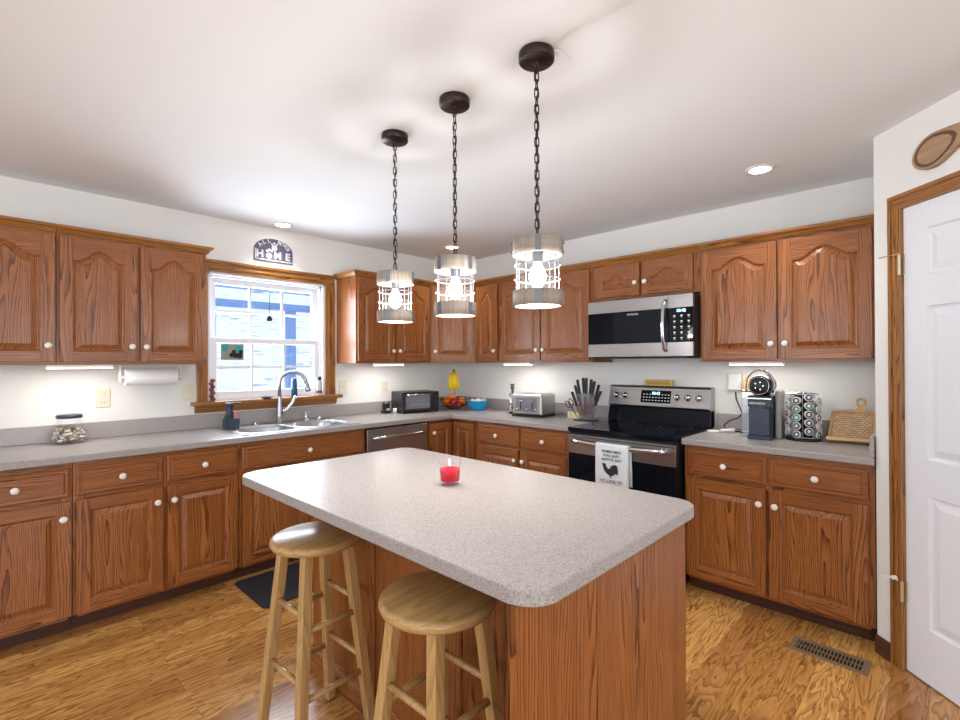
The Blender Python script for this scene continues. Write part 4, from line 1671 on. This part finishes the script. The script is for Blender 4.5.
# ------------------------------------------------------------------ worktop things, north run
tj = thing('glass_jar', 'low round glass jar of pebbles with a dark lid at the left', 'jar', (-3.195, -.125, CT))
tj.scale = (1.08, 1.08, 1.14)
MB().lathe([(.0, .0005), (.060, .001), (.078, .012), (.085, .035), (.084, .06), (.072, .095), (.056, .110), (.052, .125), (.054, .128), (.050, .128), (.048, .112), (.080, .05), (.0, .005)], 32, caps=False).build('jar_glass', JARG, tj)
b = MB()
random.seed(3)
for i in range(95):
    a, r_ = random.uniform(0, 2 * pi), .066 * random.random() ** .5
    z = random.uniform(.016, .078)
    if z > .06:
        r_ *= .9
    sz = random.uniform(.009, .014)
    b.ball(sz, (r_ * cos(a), r_ * sin(a), z), (1.2, .9, .6), 8)
tag(b.build('pebbles', STONE, tj), 'pale pebbles and shells inside the jar', kind='stuff')
MB().lathe([(.0, .129), (.056, .129), (.057, .143), (.050, .147), (.0, .148)], 28).build('lid', NAVY, tj)

o = MB()
o.lathe([(.0, 0), (.022, 0), (.024, .006), (.022, .03), (.027, .05), (.016, .06), (.0, .064)], 12)
tw = thing('countertop_gadget', 'small black figurine-like gadget left of the toaster oven', 'gadget', (-.985, -.13, CT))
b = MB()
b.box(-.038, .038, -.03, .03, 0, .03).box(-.028, .028, -.022, .022, .03, .088).box(-.034, -.018, -.015, .015, .088, .100).box(.018, .034, -.015, .015, .088, .100)
b.build('stand_body', BLACK, tw, .006)
MB().box(-.018, .018, -.034, -.0302, .028, .048).build('front_label', GREYINK, tw)

# toaster oven
to_ = thing('toaster_oven', 'black toaster oven on the worktop right of the window', 'toaster oven', (-.712, -.205, CT), R(-14))
b = MB()
b.box(-.185, .185, -.135, .13, .012, .192)
b.build('body', BLACK, to_, .008)
b = MB()
b.box(-.18, -.172, -.13, -.1352, .03, .03)
for sx_ in (-.16, .16):
    for sy_ in (-.11, .11):
        b.cyl(.012, 0, .0125, 10, (sx_, sy_, 0))
b.build('feet', BLACK, to_)
b = MB()
b.box(-.172, .100, -.147, -.1355, .028, .178).box(-.157, .085, -.1475, -.146, .042, .165, 1)
dv = b.build('door', [BLACK, mat('oven_glass_grey', (.16, .17, .19), .12, spec=.8)], to_, .002)
MB().tube([(-.15, -.150, .168), (-.15, -.168, .170), (.08, -.168, .170), (.08, -.150, .168)], .006, 8).build('door_handle', CHROME, dv)
b = MB()
for z in (.075, .105):
    b.box(-.155, .083, -.1485, -.1476, z, z + .006)
for i in range(12):
    b.box(-.15 + i * .02, -.148 + i * .02, -.1482, -.1476, .081, .105)
b.build('rack', CHROME, dv)
for z in (.05, .10, .15):
    MB().lathe([(.014, -.1355), (.014, -.150), (.011, -.154), (.0, -.154)], 14, (.142, 0, z), 'y').build('knob', BLACK, to_)
# napkins/white cup beside
o = MB().lathe([(.0, 0), (.016, 0), (.020, .045), (.018, .045), (.014, .004), (.0, .004)], 16, caps=False).build('white_cup', CERAM, None, loc=(-.925, -.18, CT))
tag(o, 'tiny white cup between the black gadget and the toaster oven', 'cup')

# fruit basket with banana hook
fb = (-.285, -.285)
tb = thing('fruit_basket', 'dark wire fruit basket with banana hook in the corner', 'basket', (*fb, CT), R(-45))
b = MB()
for r_, z in ((.055, .004), (.100, .035), (.125, .075), (.135, .10)):
    b.tube([(r_ * cos(2 * pi * k / 28), r_ * sin(2 * pi * k / 28), z) for k in range(28)], .003, 6, True)
for k in range(14):
    a = 2 * pi * k / 14
    b.tube([(r_ * cos(a), r_ * sin(a), z) for r_, z in ((.0, .004), (.055, .004), (.100, .035), (.125, .075), (.135, .10))], .0022, 6)
b.build('wire_bowl', BRONZE, tb)
b = MB()
b.tube([(0, .135, .10), (0, .15, .20), (0, .15, .32), (0, .12, .375), (0, .05, .392), (0, .0, .385), (0, -.012, .37)], .004, 8)
b.build('banana_hook', CHROME, tb)
# bananas
M0 = Matrix.Translation((*fb, CT)) @ Matrix.Rotation(R(-45), 4, 'Z')
labs = ['yellow banana hanging from the hook, leftmost of the bunch', 'yellow banana hanging from the hook, second from the left', 'yellow banana hanging from the hook, second from the right', 'yellow banana hanging from the hook, rightmost of the bunch']
for i, ax in enumerate((-.75, -.25, .25, .75)):
    P, Rr = [], []
    for k in range(12):
        t_ = k / 11
        z = .372 - .185 * t_
        out = .034 * sin(pi * t_ * .9) * 1.0
        x = ax * (.014 + .062 * t_ ** .6 * (1.05 - .35 * t_))
        y = -.035 - out - .010 * (1 - abs(ax))
        P.append((x, y, z))
        Rr.append(.004 if k == 0 else (.006 if k == 1 else (.004 if k == 11 else .0155 * (1 - .35 * abs(2 * t_ - 1) ** 3))))
    bo = MB(M0).tube(P, Rr, 10, False, 0).build('banana', YEL, None)
    tag(bo, labs[i], 'banana', 'bananas on the hook')
    MB(M0).tube([(ax * .010, -.030, .371), (ax * .008, -.022, .385), (0, -.016, .392)], .004, 6).build('stem', mat('banana_stem', (.10, .08, .02), .7), bo)
fr = [(-.075, -.055, .078, ORNG, 'orange', 'orange at the left front of the fruit basket'), (.0, -.085, .080, REDF, 'apple', 'red apple at the front centre of the fruit basket'),
      (.078, -.045, .082, ORNG, 'orange', 'orange at the right of the fruit basket'), (-.02, .0, .118, ORNG, 'orange', 'orange on top in the middle of the fruit basket'),
      (-.078, .045, .082, ORNG, 'orange', 'orange at the left back of the fruit basket'), (.05, .06, .085, REDF, 'apple', 'red apple at the back of the fruit basket'),
      (-.035, -.050, .048, REDF, 'apple', 'red apple low in the wire basket at left'), (.045, -.050, .046, REDF, 'apple', 'red apple low in the wire basket at right')]
for x, y, z, m_, nm, lab in fr:
    q = M0 @ V((x, y, z))
    bo = MB().ball(.038 if z > .06 else .033, (0, 0, 0), (1, 1, .94), 18).build(nm, m_, None, loc=q)
    tag(bo, lab, nm, 'fruit in the wire basket')

# blue bowl
bp_ = (-.235, -.565, CT)
o = MB().lathe([(.0, .0), (.055, .0), (.060, .006), (.098, .045), (.120, .098), (.122, .100), (.118, .101), (.094, .048), (.05, .010), (.0, .008)], 36, caps=False).build('mixing_bowl', BLUE, None, loc=bp_)
o.scale = (.9, .9, .95)
tag(o, 'bright blue bowl on the worktop right of the fruit basket', 'bowl')
for x, y, m_, lab in ((-.045, .03, PEACH, 'pale pink egg at the left in the blue bowl'), (.035, -.045, PEACH, 'pale pink egg at the right in the blue bowl'),
                      (.045, .045, CERAM, 'white egg at the back of the blue bowl'), (-.03, -.045, CERAM, 'white egg at the front of the blue bowl')):
    q = V(bp_) + V((x, y, .088))
    tag(MB().ball(.026, (0, 0, 0), (1.25, 1, 1), 14).build('egg', m_, None, loc=q), lab, 'egg', 'eggs in the blue bowl')

# toaster and bottle
tt_ = thing('toaster', 'stainless steel toaster on the worktop left of the knife holder', 'toaster', (-.245, -1.245, CT), E_ + R(8))
b = MB()
b.box(-.145, .145, -.125, .125, .014, .188)
b.build('body', mat('toaster_steel', (.50, .48, .46), .28, metal=1.0), tt_, .018, seg=4)
b = MB()
for y in (-.055, .055):
    for x0 in (-.125, .01):
        b.box(x0, x0 + .115, y - .014, y + .014, .1882, .1892)
b.build('bread_slots', BLACK, tt_)
MB().box(-.147, .147, -.127, .127, .002, .013).build('base', BLACK, tt_, .004)
b = MB()
b.box(-.10, .10, -.1262, -.1250, .045, .160)
fp = b.build('front_panel', mat('toaster_panel', (.30, .32, .38), .3, metal=1.0), tt_)
for x in (-.055, .055):
    MB().box(x - .004, x + .004, -.1285, -.1265, .06, .145).build('lever_slot', BLACK, tt_)
    MB().box(x - .022, x + .022, -.145, -.129, .125, .140).build('lever', CHROME, tt_, .003)
for x in (-.085, .0, .085):
    MB().lathe([(.012, -.1265), (.012, -.138), (.0, -.139)], 14, (x, 0, .065), 'y').build('knob', CHROME, tt_)
tk = thing('can_opener', 'slim chrome electric opener standing behind the toaster', 'can opener', (-.255, -1.000, CT), E_)
b = MB()
b.cyl(.018, .0, .185, 18, bev=.002).build('column', CHROME, tk)
b = MB()
b.cyl(.035, 0, .006, 20).build('base', BLACK, tk)
b = MB()
b.ball(.020, (.015, 0, .235), (1, 1, 1.1), 12).cyl(.012, .186, .222, 12, (.015, 0, 0)).cyl(.021, .253, .268, 16, (.015, 0, 0), bev=.003)
b.build('head', mat('opener_head', (.08, .08, .09), .3), tk)
MB().cyl(.024, .02, .17, 18, (.045, .02, 0), bev=.003).build('side_cylinder', CHROME, tk)
# butter dish-like yellow thing
tbd = thing('sponge_tray', 'small white dish holding a pale yellow block behind the knife holder', 'dish', (-.16, -1.600, CT), E_)
MB().box(-.06, .06, -.035, .035, 0, .006).build('dish', WPLAS, tbd, .002)
MB().box(-.025, .055, -.025, .025, .0065, .045).build('yellow_block', BUTTER, tbd, .006)
MB().box(-.058, -.034, -.02, .02, .0065, .052).build('white_block', CERAM, tbd, .004)

# knife holder with knives
kn_ = (-.26, -1.770, CT)
tkb = thing('knife_block', 'fan-shaped clear acrylic knife holder left of the range', 'knife holder', kn_, E_ + R(5))
MB().box(-.085, .085, -.055, .055, 0, .010).build('base', BLACK, tkb, .003)
b = MB()
b.prism([(-.05, .0105), (.05, .0105), (.092, .215), (-.092, .215)], -.028, -.024, 'xz').prism([(-.05, .0105), (.05, .0105), (.092, .215), (-.092, .215)], .024, .028, 'xz')
b.build('acrylic_panels', ACRYL, tkb)
Mk = Matrix.Translation(kn_) @ Matrix.Rotation(E_ + R(5), 4, 'Z')
kdat = [(-26, .24), (-19, .285), (-12, .325), (-5, .335), (1, .335), (7, .325), (13, .315), (19, .295), (26, .255)]
words = ['leftmost', 'second from the left', 'third from the left', 'fourth from the left', 'middle', 'fourth from the right', 'third from the right', 'second from the right', 'rightmost']
for i, (a, L_) in enumerate(kdat):
    Mi = Mk @ Matrix.Translation((a / 26 * .030, (.008 if i % 2 else -.008), .0)) @ Matrix.Rotation(R(a * .85), 4, 'Y')
    t = bpy.data.objects.new('kitchen_knife', None)
    COL.objects.link(t)
    t.matrix_world = Mi
    tag(t, 'black-handled kitchen knife, %s of the fan in the acrylic holder' % words[i], 'knife', 'knives in the acrylic holder')
    MB().prism([(-.009, .055), (.003, .018), (.009, .055), (.009, L_ - .125), (-.009, L_ - .125)], -.0008, .0008, 'xz').build('blade', CHROME, t)
    MB().box(-.0105, .0105, -.008, .008, L_ - .125, L_).build('handle', BLACK, t, .004)
ts_ = thing('scissors', 'black-handled kitchen scissors at the left side of the knife holder', 'scissors', (0, 0, 0))
ts_.matrix_world = Mk @ Matrix.Translation((-.052, -.040, .020)) @ Matrix.Rotation(R(-33), 4, 'Y')
b = MB()
for sx_ in (-.018, .018):
    b.tube([(sx_ + .015 * cos(2 * pi * k / 16), 0, .135 + .028 * sin(2 * pi * k / 16)) for k in range(16)], .0042, 8, True)
    b.tube([(sx_ * .6, 0, .112), (0, 0, .085)], .004, 6)
b.build('handles', BLACK, ts_)
MB().prism([(-.007, .087), (.007, .087), (.004, .0), (-.004, .0)], -.001, .001, 'xz').build('blades', CHROME, ts_)

# ------------------------------------------------------------------ right worktop things
tsr = thing('spoon_rest', 'white ceramic spoon rest on the worktop just right of the range', 'spoon rest', (-.24, -2.760, CT), R(-65))
b = MB()
pts = [(-.050 + .042 * cos(2 * pi * k / 20), .034 * sin(2 * pi * k / 20)) for k in range(20)]
vs = [(x, y, .0005) for x, y in [( -.05 + (x + .05) * .8, y * .8) for x, y in pts]] + [(x, y, .014) for x, y in pts] + [(-.05 + (x + .05) * .85, y * .85, .013) for x, y in pts] + [(-.05 + (x + .05) * .6, y * .6, .004) for x, y in pts]
n = 20
fs = [(k * n + i, k * n + (i + 1) % n, k * n + n + (i + 1) % n, k * n + n + i) for k in range(3) for i in range(n)] + [tuple(range(n)), tuple(range(3 * n, 4 * n))]
b.add(vs, fs, 0, 'z', True)
b.tube([(-.012, 0, .014), (.03, 0, .018), (.07, 0, .020)], [.010, .009, .013], 10)
b.build('rest_body', CERAM, tsr)

tcm = thing('coffee_machine', 'black single-serve coffee machine with chrome loop handle on the right worktop', 'coffee machine', (-.275, -3.003, CT), E_ + R(4))
b = MB()
b.box(-.062, .062, -.125, .115, 0, .022)
b.build('base', NAVY, tcm, .006)
b = MB()
b.box(-.060, .060, -.045, .115, .0225, .185).box(-.062, .062, -.105, .115, .186, .255)
b.build('body', mat('machine_navy', (.022, .028, .045), .3), tcm, .006)
b = MB()
b.cyl(.0615, .02, .235, 28, (0, -.055, 0))
b.box(-.052, .052, -.1202, -.118, .03, .18)
b.build('front_column', NAVY, tcm)
b = MB()
b.lathe([(.0, -.112), (.046, -.112), (.060, -.098), (.064, -.06), (.064, .06), (.058, .08), (.0, .085)], 28, (0, 0, .315), 'y')
b.build('brew_head', BLACK, tcm)
b = MB()
b.tube([(.074 * cos(a), -.085 + .0 * a, .315 + .092 * sin(a)) for a in [R(-25 + 230 * k / 24) for k in range(25)]], .006, 10)
b.build('loop_handle', mat('dark_chrome', (.30, .30, .32), .25, metal=1), tcm)
b = MB()
b.lathe([(.050, -.1115), (.053, -.1115), (.053, -.113), (.050, -.113)], 28, (0, 0, .315), 'y', 0, None, False, True, True)
for a in range(0, 360, 72):
    b.cyl(.003, -.1165, -.1125, 8, (.022 * cos(R(a)), 0, .315 + .022 * sin(R(a))), 'y')
b.build('front_rings', CHROME, tcm)
MB().box(-.064, .064, -.119, -.1175, .238, .243).build('chrome_band', CHROME, tcm)
text_mesh('brand_text', 'NESPRESSO', .017, WHTINK, tcm, (-.008, -.1178, .212), (pi / 2, 0, 0))
b = MB()
b.box(-.105, -.066, -.05, .115, 0.0, .235)
b.build('water_tank', ACRYL, tcm, .006)
b = MB()
b.box(.067, .098, -.02, .118, 0.0, .285)
b.build('side_tank', mat('smoky_tank', (.28, .27, .26), .2), tcm, .008)
# milk frother cup behind
o = thing('coffee_packet', 'orange-topped packet standing behind the coffee machine at left', 'packet', (-.105, -2.905, CT), E_)
MB().box(-.055, .045, -.04, .04, 0, .275, 0).build('box', WPLAS, o, .003)
MB().box(-.052, .042, -.037, .037, .2755, .345).build('orange_top', mat('packet_orange', (.80, .30, .08), .5), o, .01)
MB().box(-.056, .046, -.041, .041, .262, .270).build('dark_band', BLACK, o)
# cable
cu = MB().tube([(-.012, -2.775, 1.165), (-.03, -2.785, 1.12), (-.05, -2.815, 1.06), (-.06, -2.83, 1.03), (-.075, -2.81, 1.0), (-.10, -2.765, .98), (-.125, -2.735, .95), (-.14, -2.755, .9192), (-.155, -2.83, .9192), (-.165, -2.885, .9192)], .0042, 8)
o = cu.build('power_cable', BLACK, None)
tag(o, 'black power cable looping from the wall to the coffee machine', 'cable')

# pod carousel
pc = (-.225, -3.200, CT)
tpc = thing('pod_carousel', 'round chrome carousel full of coffee pods beside the coffee machine', 'pod holder', pc, .15)
tpc.scale = (.93, .93, .93)
MB().lathe([(.0, 0), (.095, 0), (.097, .010), (.085, .016), (.0, .016)], 32).build('base', BLACK, tpc)
MB().cyl(.055, .0165, .285, 20).build('core', DARKIN, tpc)
b = MB()
for z in (.022, .288):
    b.tube([(.088 * cos(2 * pi * k / 36), .088 * sin(2 * pi * k / 36), z) for k in range(36)], .0032, 6, True)
for k in range(9):
    a = 2 * pi * (k + .5) / 9
    b.tube([(.088 * cos(a), .088 * sin(a), .018), (.088 * cos(a), .088 * sin(a), .288)], .0014, 6)
for k in range(5):
    a = 2 * pi * k / 5
    b.tube([(0, 0, .292), (.05 * cos(a), .05 * sin(a), .292), (.088 * cos(a), .088 * sin(a), .288)], .0028, 6)
b.cyl(.012, .2855, .302, 12)
b.build('chrome_rack', CHROME, tpc)
FOIL = mat('pod_foil', (.62, .62, .64), .35, metal=.6)
GRN = mat('pod_green', (.10, .30, .20), .5)
DRK = mat('pod_dark', (.10, .09, .10), .5)
Mp = Matrix.Translation(pc) @ Matrix.Rotation(.15, 4, 'Z') @ Matrix.Scale(.93, 4)
proto = None
random.seed(11)
for col in range(9):
    a = 2 * pi * col / 9
    for row in range(5):
        z = .042 + row * .052 + (.022 if col % 2 else 0)
        idx = 1
        # columns facing the room at the middle carry a few green pods
        ctr = DRK
        wa = (a + .15) % (2 * pi)
        if abs(wa - pi) < 1.1 and (row, col) in ((3, 4), (2, 4), (3, 5), (3, 3)):
            ctr = GRN
        elif random.random() < .35:
            ctr = mat('pod_brown', (.25, .17, .13), .5) if random.random() < .3 else FOIL
        b = MB()
        b.lathe([(.0, .058), (.017, .060), (.020, .090), (.0235, .091), (.0235, .094), (.0195, .0955)], 16, (0, 0, 0), 'x', 0, None, False)
        b.lathe([(.0195, .0955), (.013, .0945), (.0, .0945)], 16, (0, 0, 0), 'x', 1, None, False)
        b.lathe([(.006, .0946), (.009, .0955), (.006, .0962), (.0, .0962)], 12, (0, 0, 0), 'x', 0, None, False)
        o = b.build('coffee_pod', [WHTINK, ctr], None)
        o.matrix_world = Mp @ Matrix.Rotation(a, 4, 'Z') @ Matrix.Translation((0, 0, z))
        tag(o, 'foil-topped coffee pod in the round carousel', 'coffee pod', 'coffee pods in the carousel')

# wicker basket tray leaning on the wall
twb = thing('wicker_tray', 'woven wicker tray with a wooden loop handle leaning at the worktop corner', 'basket', (-.205, -3.425, CT + .012), E_ + R(6))
Mw = Matrix.Rotation(R(-14), 4, 'X')
b = MB()
MW = Matrix.Rotation(R(-20), 4, 'X')
b = MB(MW)
hwb, hb = .104, .165
b.prism([(-hwb, 0), (hwb, 0), (hwb * .92, hb), (-hwb * .80, hb)], -.003, .003, 'xz')
b.build('woven_panel', WICK, twb)
b = MB(MW)
ol = [(-hwb, 0, 0), (hwb, 0, 0), (hwb * .93, 0, hb), (-hwb * .80, 0, hb)]
b.prism([(-hwb - .012, -.008), (hwb + .012, -.008), (hwb + .012, .010), (-hwb - .012, .010)], -.045, .006, 'xz', 0, 'x')
b.tube([(-hwb, -.012, .012), (-hwb * .82, -.006, hb)], .007, 8).tube([(hwb, -.012, .012), (hwb * .94, -.006, hb)], .007, 8)
b.tube([(-hwb * .82, -.006, hb), (0, -.008, hb + .006), (hwb * .94, -.006, hb)], .008, 8)
b.build('wooden_rim', PALE, twb)
b = MB(MW)
b.prism([(.005, hb), (.075, hb), (.060, hb + .03), (.050, hb + .045), (.028, hb + .045), (.022, hb + .03)], -.010, .006, 'xz', 0)
b.tube([(.040 + .020 * cos(2 * pi * k / 18), -.002, hb + .060 + .022 * sin(2 * pi * k / 18)) for k in range(18)], .007, 8, True)
b.build('loop_handle', PALE, twb)

# ------------------------------------------------------------------ candle on island
tcn = thing('candle', 'red candle in a clear glass tumbler on the island worktop', 'candle', (-2.330, -2.452, CT))
MB().lathe([(.0, .0006), (.034, .0006), (.038, .004), (.043, .088), (.041, .089), (.036, .016), (.0, .014)], 32, caps=False).build('tumbler', JARG, tcn)
MB().lathe([(.0, .015), (.0345, .015), (.0385, .058), (.037, .060), (.0, .059)], 32).build('wax', RED, tcn)
MB().cyl(.0009, .059, .064, 6).build('wick', INK, tcn)

# ------------------------------------------------------------------ window sill things
SZ = 1.1045
o = MB()
for k in range(7):
    z = k * .022
    o.ball(.017, (.004 * (-1) ** k, 0, z + .016), (1.15, .8, .85), 10)
o.cyl(.019, 0, .006, 12)
o = o.build('carved_figure', CARVED, None, loc=(-2.405, -.040, SZ))
tag(o, 'reddish carved wooden figure at the left end of the window sill', 'figurine')
o = MB().lathe([(.0, 0), (.022, 0), (.045, .012), (.044, .014), (.02, .004), (.0, .004)], 20, caps=False).build('small_dish', NAVY, None, loc=(-2.02, -.045, SZ))
tag(o, 'small dark dish on the window sill left of the faucet', 'dish')
o = thing('soap_bottle', 'dark blue bottle on the window sill behind the faucet lever', 'bottle', (-1.800, -.035, SZ))
MB().cyl(.024, 0, .13, 20, bev=.004).build('bottle_body', mat('blue_bottle', (.02, .09, .17), .25), o)
MB().cyl(.020, .1305, .15, 16, bev=.003).build('cap', NAVY, o)
o = thing('spice_shaker', 'clear shaker with black lid at the right end of the window sill', 'shaker', (-1.590, -.040, SZ))
MB().lathe([(.0, 0), (.026, 0), (.028, .01), (.022, .055), (.026, .10), (.024, .125), (.0, .126)], 18).build('shaker_body', mat('patterned_shaker', (.55, .50, .48), .25), o)
MB().cyl(.018, .1265, .155, 16, bev=.003).build('lid', BLACK, o)
MB().lathe([(.027, .02), (.0255, .042)], 18, caps=False).build('dark_label', CARVED, o)
# print card in the window
tcd = thing('window_card', 'small teal and grey picture card stuck in the lower window sash', 'picture', (-2.243, .0385, 1.462))
MB().box(-.080, .080, -.0018, 0, -.062, .058).build('card', GREYPR, tcd)
b = MB()
b.prism([(-.076, .056), (-.030, .056), (-.028, .02), (-.050, -.002), (-.076, .0)], -.0026, -.0019, 'xz')
b.prism([(.010, .030), (.040, .046), (.074, .036), (.074, .006), (.02, -.004)], -.0026, -.0019, 'xz')
b.build('teal_shapes', TEAL, tcd)
b = MB()
for x, z, r_ in ((-.005, -.025, .017), (.022, -.028, .020), (.052, -.030, .022), (.010, .0, .014), (.06, -.002, .016)):
    b.cyl(r_, -.0034, -.0027, 14, (x, 0, z), 'y')
b.build('dark_shapes', INK, tcd)

# ------------------------------------------------------------------ outside: porch and snow
gm = MB()
NXg, NYg = 30, 30
vs, fs = [], []
random.seed(5)
for j in range(NYg + 1):
    for i in range(NXg + 1):
        x = -30 + 70 * i / NXg
        y = 0.4 + 46 * (j / NYg) ** 1.5
        z = -.55 + max(0, y - 3.2) * .24 + random.uniform(-.12, .12) * min(1, y / 6)
        vs.append((x, y, z))
for j in range(NYg):
    for i in range(NXg):
        a = j * (NXg + 1) + i
        fs.append((a, a + 1, a + NXg + 2, a + NXg + 1))
gm.add(vs, fs, 0, 'z', True)
o = gm.build('ground', SNOW, None)
o['kind'] = 'structure'
pr_ = thing('porch', 'blue-grey painted porch roof with beam and posts outside the window', 'porch', (0, 0, 0))
b = MB()
b.box(-6, 3, .2, 2.55, 2.30, 2.36, 0)
for k in range(9):
    b.box(-6, 3, .30 + k * .26, .31 + k * .26, 2.295, 2.30, 0)
b.build('porch_ceiling', PORCHC, pr_)
MB().box(-6, 3, 2.36, 2.50, 2.06, 2.14).build('beam', PORCH, pr_)
for x in (-4.2, -1.66, -.69, 1.9):
    MB().box(x - .05, x + .05, 2.38, 2.48, -.55, 2.06).build('post', PORCH, pr_)
tff = thing('hanging_feeder', 'small dark feeder hanging from the porch roof outside the window', 'bird feeder', (-1.02, 2.3, 1.90))
MB().lathe([(.0, 0), (.03, 0), (.035, .02), (.02, .06), (.0, .07)], 12).build('feeder_body', INK, tff)
MB().tube([(0, 0, .07), (0, 0, .40)], .003, 6).build('hanger', INK, tff)
tfn = thing('porch_fan', 'white porch ceiling fan outside the upper window sash', 'ceiling fan', (-1.35, 1.4, 2.30))
MB().cyl(.012, -.10, -.002, 10).cyl(.06, -.17, -.10, 20, bev=.01).build('motor', PORCHC, tfn)
for k in range(5):
    a = 2 * pi * k / 5 + .4
    MB(Matrix.Rotation(a, 4, 'Z')).box(.07, .42, -.05, .05, -.135, -.128).build('blade', PORCHC, tfn)
